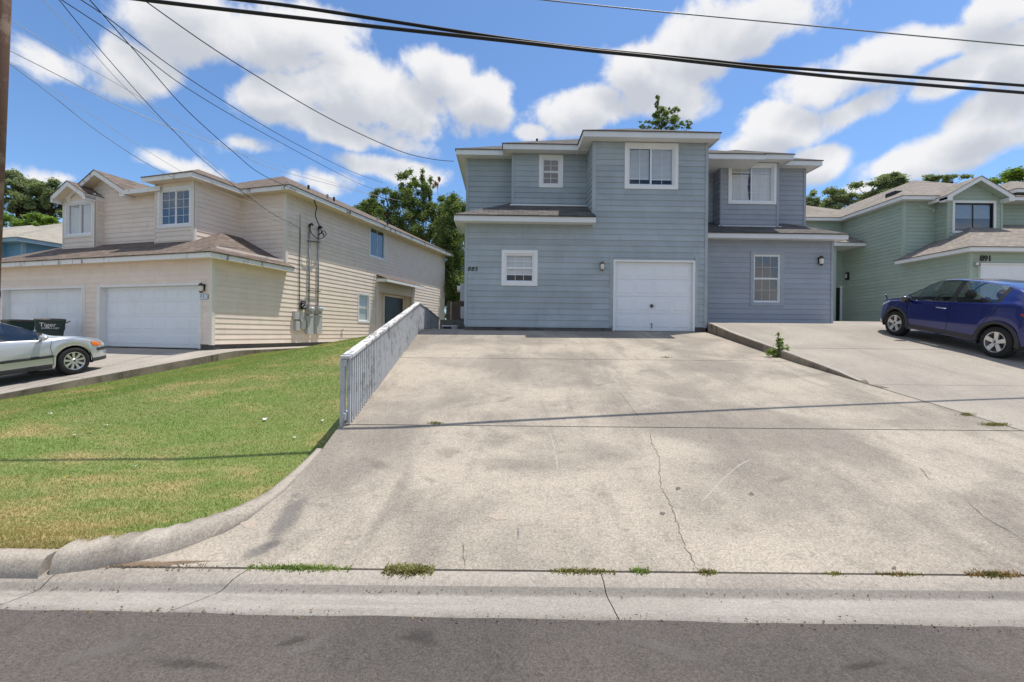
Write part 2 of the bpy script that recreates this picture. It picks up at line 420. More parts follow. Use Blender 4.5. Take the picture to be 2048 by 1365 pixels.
# ------------------------------------------------------------------ mesh helpers
class MB:
    def __init__(s):
        s.v, s.f, s.uv = [], [], []
    def face(s, pts, uv=None):
        n = len(s.v)
        s.v += [tuple(p) for p in pts]
        s.f.append(tuple(range(n, n + len(pts))))
        s.uv.append(uv)
    def hexa(s, p):
        n = len(s.v)
        s.v += [tuple(q) for q in p]
        for q in ((0, 3, 2, 1), (4, 5, 6, 7), (0, 1, 5, 4), (1, 2, 6, 5), (2, 3, 7, 6), (3, 0, 4, 7)):
            s.f.append(tuple(n + i for i in q)); s.uv.append(None)
        return s
    def box(s, x0, x1, y0, y1, z0, z1):
        return s.hexa([(x0, y0, z0), (x1, y0, z0), (x1, y1, z0), (x0, y1, z0), (x0, y0, z1), (x1, y0, z1), (x1, y1, z1), (x0, y1, z1)])
    def mbox(s, M, a0, a1, z0, z1, d0, d1):
        return s.hexa([M(a0, z0, d0), M(a1, z0, d0), M(a1, z0, d1), M(a0, z0, d1), M(a0, z1, d0), M(a1, z1, d0), M(a1, z1, d1), M(a0, z1, d1)])
    def bar(s, p, q, w, h=None, up=(0, 0, 1)):
        p, q = Vector(p), Vector(q); h = h or w
        d = (q - p).normalized(); u = Vector(up)
        if abs(d.dot(u)) > .98: u = Vector((0, 1, 0))
        sx = d.cross(u).normalized() * (w / 2); sy = sx.cross(d).normalized() * (h / 2)
        return s.hexa([p - sx - sy, p + sx - sy, p + sx + sy, p - sx + sy, q - sx - sy, q + sx - sy, q + sx + sy, q - sx + sy])
    def tube(s, pts, r, n=6, cap=True):
        pts = [Vector(p) for p in pts]
        rs = r if isinstance(r, (list, tuple)) else [r] * len(pts)
        base = len(s.v); u = None
        for i, p in enumerate(pts):
            d = (pts[min(i + 1, len(pts) - 1)] - pts[max(i - 1, 0)])
            d = d.normalized() if d.length > 1e-9 else Vector((0, 0, 1))
            if u is None:
                u = d.orthogonal().normalized()
            else:
                u = (u - d * u.dot(d))
                u = u.normalized() if u.length > 1e-6 else d.orthogonal().normalized()
            w = d.cross(u)
            for k in range(n):
                a = 2 * math.pi * k / n
                s.v.append(tuple(p + (u * math.cos(a) + w * math.sin(a)) * rs[i]))
        for i in range(len(pts) - 1):
            for k in range(n):
                a, b = base + i * n + k, base + i * n + (k + 1) % n
                s.f.append((a, b, b + n, a + n)); s.uv.append(None)
        if cap:
            s.f.append(tuple(base + k for k in range(n))[::-1]); s.uv.append(None)
            e = base + (len(pts) - 1) * n
            s.f.append(tuple(e + k for k in range(n))); s.uv.append(None)
        return s
    def lathe(s, c, axis, prof, n=24):
        """prof: list of (radius, offset along axis)"""
        c, ax = Vector(c), Vector(axis).normalized()
        u = ax.orthogonal().normalized(); w = ax.cross(u); base = len(s.v)
        for (r, h) in prof:
            for k in range(n):
                a = 2 * math.pi * k / n
                s.v.append(tuple(c + ax * h + (u * math.cos(a) + w * math.sin(a)) * r))
        for i in range(len(prof) - 1):
            for k in range(n):
                a, b = base + i * n + k, base + i * n + (k + 1) % n
                s.f.append((a, b, b + n, a + n)); s.uv.append(None)
        return s
    def grid(s, rows):
        base = len(s.v); nc = len(rows[0])
        for r in rows: s.v += [tuple(p) for p in r]
        for i in range(len(rows) - 1):
            for j in range(nc - 1):
                a = base + i * nc + j
                s.f.append((a, a + 1, a + nc + 1, a + nc)); s.uv.append(None)
        return s
    def mesh(s, name, mat, smooth=False):
        me = bpy.data.meshes.new(name)
        me.from_pydata(s.v, [], s.f)
        if any(u is not None for u in s.uv):
            L = me.uv_layers.new(name='UVMap')
            i = 0
            for f, u in zip(s.f, s.uv):
                for k in range(len(f)):
                    L.data[i].uv = u[k] if u else (0, 0)
                    i += 1
        if mat: me.materials.append(MATS[mat])
        if smooth: me.polygons.foreach_set('use_smooth', [True] * len(me.polygons))
        me.update()
        return me
    def build(s, name, mat, parent=None, smooth=False, fix=False):
        me = s.mesh(name, mat, smooth)
        if fix:
            bm = bmesh.new(); bm.from_mesh(me)
            bmesh.ops.remove_doubles(bm, verts=bm.verts, dist=1e-5)
            bmesh.ops.recalc_face_normals(bm, faces=bm.faces); bm.to_mesh(me); bm.free()
        return link(name, me, parent)
def link(name, me, parent=None):
    o = bpy.data.objects.new(name, me)
    C.objects.link(o)
    if parent is not None: o.parent = parent
    return o
def tag(o, label=None, cat=None, group=None, kind=None):
    if label: o['label'] = label
    if cat: o['category'] = cat
    if group: o['group'] = group
    if kind: o['kind'] = kind
    return o
def thing(name, label, cat, loc=(0, 0, 0), rz=0, group=None):
    o = bpy.data.objects.new(name, None)
    C.objects.link(o)
    o.empty_display_size = .2
    o.location = loc; o.rotation_euler = (0, 0, rz)
    return tag(o, label, cat, group)
def text_mesh(txt, size, depth, spacing=1.0, shear=0.0):
    cu = bpy.data.curves.new('t', 'FONT')
    cu.body = txt; cu.size = size; cu.extrude = depth; cu.align_x = 'CENTER'; cu.align_y = 'CENTER'
    cu.space_character = spacing; cu.shear = shear; cu.resolution_u = 4
    o = bpy.data.objects.new('t', cu); C.objects.link(o)
    dg = bpy.context.evaluated_depsgraph_get()
    me = bpy.data.meshes.new_from_object(o.evaluated_get(dg))
    bpy.data.objects.remove(o); bpy.data.curves.remove(cu)
    return me
def lettering(name, txt, size, mat, M4, parent, depth=.006, spacing=1.0, shear=0.0):
    me = text_mesh(txt, size, depth, spacing, shear)
    me.transform(M4)
    me.materials.clear(); me.materials.append(MATS[mat])
    return link(name, me, parent)

# ------------------------------------------------------------------ house frame
class House:
    def __init__(s, name, label, x, y, z, yaw):
        s.o = (x, y, z); s.a = yaw
        s.r = (math.cos(yaw), math.sin(yaw)); s.b = (-math.sin(yaw), math.cos(yaw))
        s.e = thing(name, label, 'house', (x, y, z), yaw)
    def lp(s, px, py, yl):
        """photo pixel on the local plane y = yl -> local x, z"""
        dx, dz = ray(px, py)
        t = (yl + s.o[0] * s.b[0] + s.o[1] * s.b[1]) / (dx * s.b[0] + s.b[1])
        X, Y = dx * t - s.o[0], t - s.o[1]
        return X * s.r[0] + Y * s.r[1], CAMZ + dz * t - s.o[2]
    def lpx(s, px, py, xl):
        dx, dz = ray(px, py)
        t = (xl + s.o[0] * s.r[0] + s.o[1] * s.r[1]) / (dx * s.r[0] + s.r[1])
        X, Y = dx * t - s.o[0], t - s.o[1]
        return X * s.b[0] + Y * s.b[1], CAMZ + dz * t - s.o[2]
    def rect(s, x0, y0, x1, y1, yl):
        a, b = s.lp(x0, (y0 + y1) / 2, yl)[0], s.lp(x1, (y0 + y1) / 2, yl)[0]
        c, d = s.lp((x0 + x1) / 2, y1, yl)[1], s.lp((x0 + x1) / 2, y0, yl)[1]
        return a, b, c, d
    def rectx(s, x0, y0, x1, y1, xl):
        a, b = s.lpx(x0, (y0 + y1) / 2, xl)[0], s.lpx(x1, (y0 + y1) / 2, xl)[0]
        c, d = s.lpx((x0 + x1) / 2, y1, xl)[1], s.lpx((x0 + x1) / 2, y0, xl)[1]
        return a, b, c, d
def front(y0): return lambda a, z, d: (a, y0 - d, z)
def right(x0): return lambda a, z, d: (x0 + d, a, z)
def left(x0): return lambda a, z, d: (x0 - d, a, z)

def pieces(a0, a1, z0, z1, ops):
    """rectangle minus openings"""
    out = []
    xs = sorted({a0, a1} | {min(max(v, a0), a1) for o in ops for v in o[:2]})
    for x0, x1 in zip(xs, xs[1:]):
        if x1 - x0 < .004: continue
        xm = (x0 + x1) / 2
        segs = [(z0, z1)]
        for o in ops:
            if o[0] < xm < o[1]:
                ns = []
                for (p, q) in segs:
                    if o[3] <= p or o[2] >= q: ns.append((p, q)); continue
                    if o[2] > p + .012: ns.append((p, o[2]))
                    if o[3] < q - .012: ns.append((o[3], q))
                segs = ns
        for sg in segs:
            if out and out[-1][1] == x0 and out[-1][2:] == sg: out[-1] = (out[-1][0], x1) + sg
            else: out.append((x0, x1) + sg)
    return out
LAP = .176
def siding(parent, M, a0, a1, z0, z1, mat, ops=(), lim=None, joined=False, lap=LAP, back=True, split=0.0):
    """lap-sided wall: backing part > one wedge board per course"""
    w = MB()
    if lim is None:
        for (p, q, r, s) in pieces(a0, a1, z0, z1, ops): w.mbox(M, p, q, r, s, -.10, 0)
    else:
        n = 12
        zs = [z0 + (z1 - z0) * i / n for i in range(n + 1)]
        for r, s in zip(zs, zs[1:]):
            p, q = lim((r + s) / 2)
            if q > p:
                for k in pieces(p, q, r, s, ops): w.mbox(M, *k, -.10, 0)
    wo = w.build('wall', mat, parent)
    J = MB(); z = z0; odd = 0
    while z < z1 - .02:
        t = min(z + lap + .018, z1)
        p, q = (a0, a1) if lim is None else lim((z + min(z + lap, z1)) / 2)
        if q - p > .02:
            for (a, b, r, s) in pieces(p, q, z, t, ops):
                cuts = [a]
                if split and b - a > split * 1.3:
                    c = a + split * (.35 + .6 * random.random())
                    while c < b - .5: cuts.append(c); c += split
                cuts.append(b)
                for ca, cb in zip(cuts, cuts[1:]):
                    k = .0028 if len(cuts) > 2 else 0
                    k0 = (r - z) / (lap + .018); k1 = (s - z) / (lap + .018)
                    d0, d1 = .024 - .019 * k0, .024 - .019 * k1
                    m = J if joined else MB()
                    m.hexa([M(ca + k, r, 0), M(cb - k, r, 0), M(cb - k, r, d0), M(ca + k, r, d0), M(ca + k, s, 0), M(cb - k, s, 0), M(cb - k, s, d1), M(ca + k, s, d1)])
                    if not joined: m.build('siding_board', mat, wo)
        z += lap; odd += 1
    if joined: tag(J.build('siding_courses', mat, wo), kind='stuff')
    return wo
def trim(parent, M, a0, a1, z0, z1, mat, d=.034, name='corner_trim'):
    return MB().mbox(M, a0, a1, z0, z1, -.002, d).build(name, mat, parent)

def window(parent, M, a0, a1, z0, z1, tw=.085, tmat='white_trim', style='slider', cols=(2, 2), rows=2, fmat='vinyl_white',
           gmat='window_glass', content=None, contents=None, name='window', label=None, inner=.0, mw=.006):
    """outer rectangle incl. trim; returns the opening so that siding can be cut"""
    i0, i1, j0, j1 = a0 + tw, a1 - tw, z0 + tw, z1 - tw
    f = MB()
    fw = .035
    for (p, q, r, s) in ((i0, i1, j0, j0 + fw), (i0, i1, j1 - fw, j1), (i0, i0 + fw, j0 + fw, j1 - fw), (i1 - fw, i1, j0 + fw, j1 - fw)):
        f.mbox(M, p, q, r, s, -.09, .004)
    wo = f.build(name, fmat, parent)
    if label: wo['label'] = label
    t = MB()
    for (p, q, r, s) in ((a0, a1, z0, j0), (a0, a1, j1, z1), (a0, i0, j0, j1), (i1, a1, j0, j1)):
        t.mbox(M, p, q, r, s, -.01, .036)
    t.build('window_trim', tmat, wo)
    g0, g1, h0, h1 = i0 + fw, i1 - fw, j0 + fw, j1 - fw
    if style == 'slider': sashes = [(g0, (g0 + g1) / 2, h0, h1, cols[0], rows), ((g0 + g1) / 2, g1, h0, h1, cols[1], rows)]
    elif style == 'hung': sashes = [(g0, g1, (h0 + h1) / 2, h1, cols[0], rows), (g0, g1, h0, (h0 + h1) / 2, cols[0], rows)]
    else: sashes = [(g0, g1, h0, h1, cols[0], rows)]
    for k, (p, q, r, s, nc, nr) in enumerate(sashes):
        d = -.035 - .02 * k
        sm = MB(); sw = .028
        for bx in ((p, q, r, r + sw), (p, q, s - sw, s), (p, p + sw, r + sw, s - sw), (q - sw, q, r + sw, s - sw)): sm.mbox(M, *bx, d - .02, d + .012)
        p, q, r, s = p + sw, q - sw, r + sw, s - sw
        for i in range(1, nc): x = p + (q - p) * i / nc; sm.mbox(M, x - mw, x + mw, r, s, d - .011, d - .001)
        for i in range(1, nr): z = r + (s - r) * i / nr; sm.mbox(M, p, q, z - mw, z + mw, d - .010, d - .002)
        sm.build('sash', fmat, wo)
        for i in range(nc):
            for j in range(nr):
                pm = MB(); pa, pb_, ra_, rb_ = p + (q - p) * i / nc, p + (q - p) * (i + 1) / nc, r + (s - r) * j / nr, r + (s - r) * (j + 1) / nr; pm.face([M(pa, ra_, d - .005), M(pb_, ra_, d - .005), M(pb_, rb_, d - .005), M(pa, rb_, d - .005)]); pm.build('pane', gmat, wo)
    # what stands behind the glass
    D = .75
    rm = MB()
    for pts in ([M(i0, j0, -.1), M(i1, j0, -.1), M(i1, j0, -D), M(i0, j0, -D)], [M(i0, j1, -.1), M(i1, j1, -.1), M(i1, j1, -D), M(i0, j1, -D)],
                [M(i0, j0, -.1), M(i0, j1, -.1), M(i0, j1, -D), M(i0, j0, -D)], [M(i1, j0, -.1), M(i1, j1, -.1), M(i1, j1, -D), M(i1, j0, -D)],
                [M(i0, j0, -D), M(i1, j0, -D), M(i1, j1, -D), M(i0, j1, -D)]):
        rm.face(pts)
    rm.build('room', 'interior_dark' if inner == 0 else 'interior_mid', wo)
    for c in (contents or ([content] if content else [])):
        kind, u0, u1, w0, w1 = c
        p, q = g0 + (g1 - g0) * u0, g0 + (g1 - g0) * u1
        r, s = h0 + (h1 - h0) * w0, h0 + (h1 - h0) * w1
        b = MB()
        if kind == 'blind':
            n = max(4, int((s - r) / .035))
            for k in range(n):
                z = r + (s - r) * k / n
                b.face([M(p, z, -.085), M(q, z, -.085), M(q, z + (s - r) / n * .96, -.100), M(p, z + (s - r) / n * .96, -.100)])
            b.mbox(M, p, q, r - .02, r, -.10, -.08)
            b.build('blind', 'blind', wo)
        else:
            n = 44
            if kind == 'curtain_l':
                f = lambda v, x: p + (x - p) * (.93 + .07 * abs(v - .55) * 2)
            else:
                f = lambda v, x: x
            rows_ = []
            for jz in range(7):
                v = jz / 6
                rows_.append([M(f(v, p + (q - p) * i / n), r + (s - r) * v, -.115 + .018 * math.sin(i * 1.9) * (1.2 - .5 * v)) for i in range(n + 1)])
            b.grid(rows_); b.build('curtain', 'curtain', wo, True)
    return (a0 + .01, a1 - .01, z0 + .01, z1 - .01)

def garage_door(parent, M, a0, a1, z0, z1, rows=4, cols=4, tw=.05, tmat='white_trim', dep=.10, mat='garage_white'):
    d = MB().mbox(M, a0 + tw, a1 - tw, z0, z1 - tw, -dep - .04, -dep).build('garage_door', 'garage_white', parent)
    j = MB()
    for (p, q, r, s) in ((a0, a0 + tw, z0, z1), (a1 - tw, a1, z0, z1), (a0 + tw, a1 - tw, z1 - tw, z1)): j.mbox(M, p, q, r, s, -dep - .05, .036)
    j.build('door_trim', tmat, d)
    b0, b1, c0, c1 = a0 + tw, a1 - tw, z0 + .015, z1 - tw
    H_ = (c1 - c0) / rows; W_ = (b1 - b0 - .06) / cols
    for i in range(rows):
        MB().mbox(M, b0 + .004, b1 - .004, c0 + i * H_ + .004, c0 + (i + 1) * H_ - .004, -dep - .01, -dep + .018).build('door_section', mat, d)
        for k in range(cols):
            p, q = b0 + .03 + k * W_ + .045, b0 + .03 + (k + 1) * W_ - .045
            r, s = c0 + i * H_ + .085, c0 + (i + 1) * H_ - .085
            e = .035; o_, n_ = -dep + .018, -dep + .006
            m = MB()
            o4 = [M(p, r, o_ + .002), M(q, r, o_ + .002), M(q, s, o_ + .002), M(p, s, o_ + .002)]
            i4 = [M(p + e, r + e, n_ + .022), M(q - e, r + e, n_ + .022), M(q - e, s - e, n_ + .022), M(p + e, s - e, n_ + .022)]
            c4 = [M(p + e * .45, r + e * .45, o_ + .001), M(q - e * .45, r + e * .45, o_ + .001), M(q - e * .45, s - e * .45, o_ + .001), M(p + e * .45, s - e * .45, o_ + .001)]
            for x in range(4):
                y = (x + 1) % 4
                m.face([o4[x], o4[y], c4[y], c4[x]]); m.face([c4[x], c4[y], i4[y], i4[x]])
            m.face(i4)
            m.build('panel', mat, d)
    return d, (a0 + .01, a1 - .01, z0 - .4, z1 - .01)

# ------------------------------------------------------------------ roofs
OV = .40
FH = .17
def slope(m, pts, ref=None):
    """roof face with shingle uv: u along the eave (horizontal), v up the slope"""
    pts = [Vector(p) for p in pts]
    n = Vector((0, 0, 0))
    for i in range(1, len(pts) - 1): n += (pts[i] - pts[0]).cross(pts[i + 1] - pts[0])
    n.normalize()
    if n.z < 0: n = -n
    h = Vector((0, 0, 1)).cross(n).normalized(); up = n.cross(h)
    m.face(pts, [(p.dot(h), p.dot(up)) for p in pts])
def slab(m, pts, t=.03):
    slope(m, pts)
    low = [Vector(p) - Vector((0, 0, t)) for p in pts]
    m.face(low)
    for i in range(len(pts)):
        j = (i + 1) % len(pts)
        m.face([pts[i], pts[j], low[j], low[i]])
def fascia(parent, p, q, mat, h=FH, t=.03, z=0.0):
    """board under the roof edge from p to q; p, q at the top of the board"""
    p, q = Vector(p), Vector(q)
    d = (q - p); d.z = 0; d.normalize()
    nrm = Vector((d.y, -d.x, 0)) * t
    dz = Vector((0, 0, h))
    MB().hexa([p - dz, q - dz, q - dz - nrm, p - dz - nrm, p, q, q - nrm, p - nrm]).build('fascia', mat, parent)
def hip_roof(parent, x0, x1, y0, y1, z, pitch, mat, fmat, smat, sides='flrb', dz=0.0, name='roof', low=.0):
    """eave rectangle at height z (top of fascia)"""
    m = MB(); o = .03
    X0, X1, Y0, Y1 = x0 - o, x1 + o, y0 - o, y1 + o
    w, d = X1 - X0, Y1 - Y0
    zz = z + .012
    if w <= d:
        k = w / 2; r0 = (X0 + k, Y0 + k, zz + k * pitch); r1 = (X0 + k, Y1 - k, zz + k * pitch)
        F = [[(X0, Y0, zz), (X1, Y0, zz), r0], [(X1, Y1, zz), (X0, Y1, zz), r1], [(X1, Y0, zz), (X1, Y1, zz), r1, r0], [(X0, Y1, zz), (X0, Y0, zz), r0, r1]]
    else:
        k = d / 2; r0 = (X0 + k, Y0 + k, zz + k * pitch); r1 = (X1 - k, Y0 + k, zz + k * pitch)
        F = [[(X0, Y0, zz), (X1, Y0, zz), r1, r0], [(X1, Y1, zz), (X0, Y1, zz), r0, r1], [(X1, Y0, zz), (X1, Y1, zz), r1], [(X0, Y1, zz), (X0, Y0, zz), r0]]
    for f in F: slab(m, f, .022)
    ro = m.build(name, mat, parent)
    if 'f' in sides: fascia(ro, (x0, y0, z), (x1, y0, z), fmat)
    if 'r' in sides: fascia(ro, (x1, y0 + .031, z), (x1, y1, z), fmat)
    if 'b' in sides: fascia(ro, (x1, y1, z), (x0, y1, z), fmat)
    if 'l' in sides: fascia(ro, (x0, y1, z), (x0, y0 + .031, z), fmat)
    MB().box(x0 + .031, x1 - .031, y0 + .031, y1 - .031, z - FH + .02 + dz, z - FH + .028 + dz).build('soffit', smat, ro)
    # ridge and hip caps
    for k, rp in enumerate(F[0] + [r1]): pass
    return ro
def cap_line(parent, pts, mat, w=.22):
    m = MB()
    for p, q in zip(pts, pts[1:]):
        m.bar(Vector(p) + Vector((0, 0, .012)), Vector(q) + Vector((0, 0, .012)), w, .02)
    return m.build('ridge_cap', mat, parent)
def gable_roof(parent, xc, half, y0, y1, z, pitch, mat, fmat, smat, name='roof', ret=.25):
    m = MB(); pk = (xc, z + .014 + half * pitch)
    zz = z + .014
    slab(m, [(xc - half - .02, y0 - .02, zz), (xc, y0 - .02, pk[1]), (xc, y1, pk[1]), (xc - half - .02, y1, zz)], .022)
    slab(m, [(xc + half + .02, y0 - .02, zz), (xc + half + .02, y1, zz), (xc, y1, pk[1]), (xc, y0 - .02, pk[1])], .022)
    ro = m.build(name, mat, parent)
    for s in (-1, 1):
        e = (xc + s * half, y0, z); t = (xc, y0, z + half * pitch)
        b = MB(); dzv = .20
        b.hexa([(e[0], y0, e[2] - dzv), (t[0], y0, t[2] - dzv), (t[0], y0 + .03, t[2] - dzv), (e[0], y0 + .03, e[2] - dzv), (e[0], y0, e[2]), (t[0], y0, t[2]), (t[0], y0 + .03, t[2]), (e[0], y0 + .03, e[2])])
        b.build('rake_board', fmat, ro)
        MB().box(min(e[0], e[0] - s * ret), max(e[0], e[0] - s * ret), y0 + .002, y0 + OV, z - .235, z - .06).build('eave_return', fmat, ro)
        b = MB()
        b.face([(e[0], y0 + .03, e[2] - .16), (t[0], y0 + .03, t[2] - .16), (t[0], y0 + OV, t[2] - .16), (e[0], y0 + OV, e[2] - .16)])
        b.build('soffit', smat, ro)
        MB().box(*sorted((e[0] - s * .0, e[0] - s * .03)), y0 + .032, y1, z - FH, z).build('fascia', fmat, ro)
    return ro
def wall_lamp(parent, M, a, z, s=1.0, mat='bronze'):
    b = MB()
    b.mbox(M, a - .05 * s, a + .05 * s, z - .08 * s, z + .12 * s, .0, .03)
    b.mbox(M, a - .015, a + .015, z + .06 * s, z + .09 * s, .03, .12)
    o = b.build('wall_lamp', mat, parent)
    c = Vector(M(a, z, .12)); up = Vector((0, 0, 1))
    MB().lathe(c, up, [(.012, .15 * s), (.05 * s, .12 * s), (.075 * s, .07 * s), (.07 * s, .06 * s), (.0, .06 * s)], 10).build('lamp_cap', mat, o, True)
    MB().lathe(c, up, [(.055 * s, .06 * s), (.06 * s, .0), (.045 * s, -.11 * s), (.0, -.115 * s)], 10).build('lamp_glass', 'lamp_glass', o, True)
    MB().lathe(c, up, [(.05 * s, -.10 * s), (.05 * s, -.125 * s), (.01 * s, -.15 * s), (.0, -.15 * s)], 8).build('lamp_base', mat, o, True)
    return o
# ------------------------------------------------------------------ levels
def lerp_tab(tab):
    xs, ys = [a for a, b in tab], [b for a, b in tab]
    return lambda v: float(np.interp(v, xs, ys))
def smooth_tab(tab):
    f = lerp_tab(tab)
    return lambda v: sum(f(v + d) for d in (-.3, -.15, 0, .15, .3)) / 5
zL = smooth_tab([(2, .03 - .157), (13.7, .03 + .157 * 10.7), (14.6, 1.74), (22, 1.78)])
zR = smooth_tab([(2, .03 - .157), (5.64, .445), (7.7, .772), (9.6, 1.20), (12.2, 1.66), (13.7, 1.99), (15.4, 2.06), (20, 2.3), (30, 2.5)])
xdiv = lerp_tab([(2.9, 6.72), (5.64, 6.42), (7.9, 6.15), (9.5, 5.98), (13.7, 5.95), (20, 5.95)])
xdl = lerp_tab([(2.9, -3.1), (3.0, -2.95), (3.11, -2.49), (3.315, -2.17), (3.51, -2.07), (4.0, -2.0), (4.8, -2.04), (5.62, -2.135), (13.3, -2.76), (22, -2.80)])
# left neighbour's frame: garage corner, yaw -16 deg
LHX, LHY, LHA = -9.70, 14.54, R(-16)
def lh_v(X, Y): return (X - LHX) * math.sin(-LHA) + (Y - LHY) * math.cos(LHA)
def zN(v): return float(np.interp(v, [-14, -6, -.2, .3, 20], [-.25, .24, .97, 1.0, 1.06]))
xle = lambda Y: -8.86 + (Y - 13.9) * .287                       # right edge of the neighbour's drive and walk
zll = smooth_tab([(2, .08), (3.2, .10), (4.2, -.01), (5.4, -.08), (7.0, .0), (9, .17), (11, .36), (13, .60), (15, .86), (18, .98), (24, 1.02)])
zkerb = lerp_tab([(2.9, .085), (3.15, .09), (3.35, .045), (3.5, .02), (3.75, .0), (4.2, -.006), (4.8, -.004), (30, -.004)])
def z_lawn(X, Y):
    a, b = xle(Y), xdl(Y)
    s = min(max((X - a) / (b - a), 0), 1)
    s = s * s * (3 - 2 * s) * .5 + s * .5
    bump_ = .025 * math.sin(X * 1.3 + Y * .7) * math.sin(Y * 1.1)
    dip = float(np.interp(Y, [3.2, 4.0, 5.0, 8.0, 11.0, 13.0], [0, .13, .26, .26, .12, 0])) * min(1, max(0, (s - .35) / .5))
    edge = min(1, max(0, 4 * s * (1 - s)))
    return zll(Y) * (1 - s) + (zL(max(Y, 3.0)) + zkerb(Y)) * s + bump_ * edge - dip

kin = lerp_tab([(2.9, .06), (3.4, .06), (3.6, .04), (4.0, .015), (4.4, .004), (30, .004)])
def structure(o): o['kind'] = 'structure'; return o
# ------------------------------------------------------------------ terrain, street, gutter
m = MB()
xs = [-400, -120, -60, -30, -15, -5, 5, 12, 20, 30, 60, 120, 400]
yt = [(-400, -.25), (-60, -.25), (-8, -.25), (2.2, -.25), (3.2, -.2), (6, -.15), (9, -.05), (14, .55), (18, .75), (30, .8), (60, 1.0), (150, 1.5), (600, 3.0)]
m.grid([[(x, y, z) for x in xs] for (y, z) in yt])
structure(m.build('ground', 'soil'))
ye = lambda X: 2.547 - .0134 * max(-8, min(8, X))
m = MB()
X_ = [-60, -30, -14] + [-9 + .25 * i for i in range(73)] + [14, 30, 60]
jag = {x: random.uniform(-.012, .012) for x in X_}
m.grid([[(x, y, z) for x in X_] for (y, z) in ((-9, .05), (-4.5, .11), (-1, .06), (1.5, .015))] + [[(x, ye(x) - .02 + jag[x], .002) for x in X_]])
structure(m.build('street', 'asphalt', smooth=True))
# concrete gutter: pan, then the mountable lip in front of the driveways; cast in lengths with joints
def gutter_piece(x0, x1, tilt0=0, tilt1=0, lip=False):
    m = MB(); n = max(2, int((x1 - x0) / .3)); rows = []
    prof = [(None, -.14), (None, -.002), (2.68, -.018), (2.79, -.030), (2.825, -.028), (2.86, -.006)] if not lip else [(2.86, -.006), (2.885, .010), (2.93, .022), (2.97, .029), (2.982, .024), (2.983, -.12)]
    for (y, z) in prof:
        r = []
        for i in range(n + 1):
            t = i / n; yy = ye(x0 + (x1 - x0) * t) - .035 if y is None else y
            k = (yy - 2.5) / .48
            x = x0 + tilt0 * k + (x1 - x0 + (tilt1 - tilt0) * k) * t
            r.append((x, yy, z))
        rows.append(r)
    m.grid(rows)
    return m
gut = MB().box(-60, 60, 2.45, 3.05, -.20, -.06).build('gutter', 'dirt')
structure(gut)
cuts = [(-60, 0), (-14, 0), (-8.0, 0), (-5.4, 0), (-2.98, .05), (-1.98, .26), (.62, -.02), (5.2, .0), (9.6, 0), (14, 0), (60, 0)]
for (a, ta), (b, tb) in zip(cuts, cuts[1:]):
    gutter_piece(a + .003, b - .003, ta, tb).build('gutter_slab', 'concrete_gutter', gut, True)
    gutter_piece(a + .003, b - .003, ta, tb, True).build('gutter_lip', 'concrete_lip', gut, True)

# ------------------------------------------------------------------ driveways
def slab_grid(x0f, x1f, y0, y1, zf, nx=8, dy=.22, skirt=.12):
    n = max(2, int((y1 - y0) / dy)); rows = []
    for i in range(n + 1):
        y = y0 + (y1 - y0) * i / n
        a, b = x0f(y), x1f(y)
        r = [(a, y, zf(y) - skirt)] + [(a + (b - a) * k / nx, y, zf(y)) for k in range(nx + 1)] + [(b, y, zf(y) - skirt)]
        rows.append(r)
    rows = [[(p[0], p[1], p[2] - skirt) for p in rows[0]]] + rows + [[(p[0], p[1], p[2] - skirt) for p in rows[-1]]]
    return MB().grid(rows)
drive = MB()
drive.grid([[(xdl(y) + .05, y, zL(y) - .05), (xdiv(y), y, zL(y) - .05)] for y in np.linspace(3.0, 20, 40)])
drive = structure(drive.build('driveway', 'dirt'))
J2, J1, G = 5.64, 9.62, .011
for (a, b) in ((2.996, J2 - G), (J2 + G, J1 - G), (J1 + G, 20.5)):
    slab_grid(lambda y: xdl(y), lambda y: xdiv(y) - G, a, b, zL, dy=.09 if a < 5 else .25, skirt=.45).build('concrete_slab', 'concrete_drive', drive, False)
driveb = MB()
driveb.grid([[(xdiv(y), y, zR(y) - .05), (30, y, zR(y) - .05)] for y in np.linspace(3.0, 19, 50)])
driveb = structure(driveb.build('driveway', 'dirt'))
J3 = 10.35
xr0 = lambda y: xdiv(y) + G + (.14 if y > 7.75 else 0)
for (a, b) in ((2.992, J2 - G), (J2 + G, 7.74), (7.75, J3 - G), (J3 + G, 15.1), (15.114, 24)):
    if b < 7.75 or a > 15:
        slab_grid(xr0, lambda y: 12.0, a, b, zR).build('concrete_slab', 'concrete_drive_b', driveb)
        slab_grid(lambda y: 12.012, lambda y: 30.0, a, b, zR).build('concrete_slab', 'concrete_drive_b', driveb)
    else:
        slab_grid(xr0, lambda y: 26, a, b, zR).build('concrete_slab', 'concrete_drive_b', driveb)
# low retaining kerb between the two driveways
m = MB(); rows = []
yk = list(np.linspace(7.55, 13.66, 30))
for i, y in enumerate(yk):
    x = xdiv(y); e = min(1, (y - 7.55) / .9); top = zL(y) * (1 - e) + (zR(y) + .018) * e if e < 1 else zR(y) + .018
    top = max(top, zL(y) + .012)
    wob = .006 * math.sin(i * 2.1)
    rows.append([(x - .004, y, zL(y) - .2), (x - .004 + wob, y, top - .02), (x + .02 + wob, y, top), (x + .135, y, top - .002), (x + .145, y, top - .02), (x + .145, y, zL(y) - .2)])
m.grid(rows)
for r in (rows[0], rows[-1]): m.face(r)
tag(m.build('retaining_kerb', 'concrete_wall', smooth=False), 'low stained concrete retaining kerb dividing the two driveways', 'retaining wall')
MB().grid([[(r[2][0] - .012, r[2][1], r[2][2] + .003), (r[3][0], r[3][1], r[3][2] + .004)] for r in rows[2:]]).build('kerb_top', 'concrete_old', bpy.data.objects['retaining_kerb'])

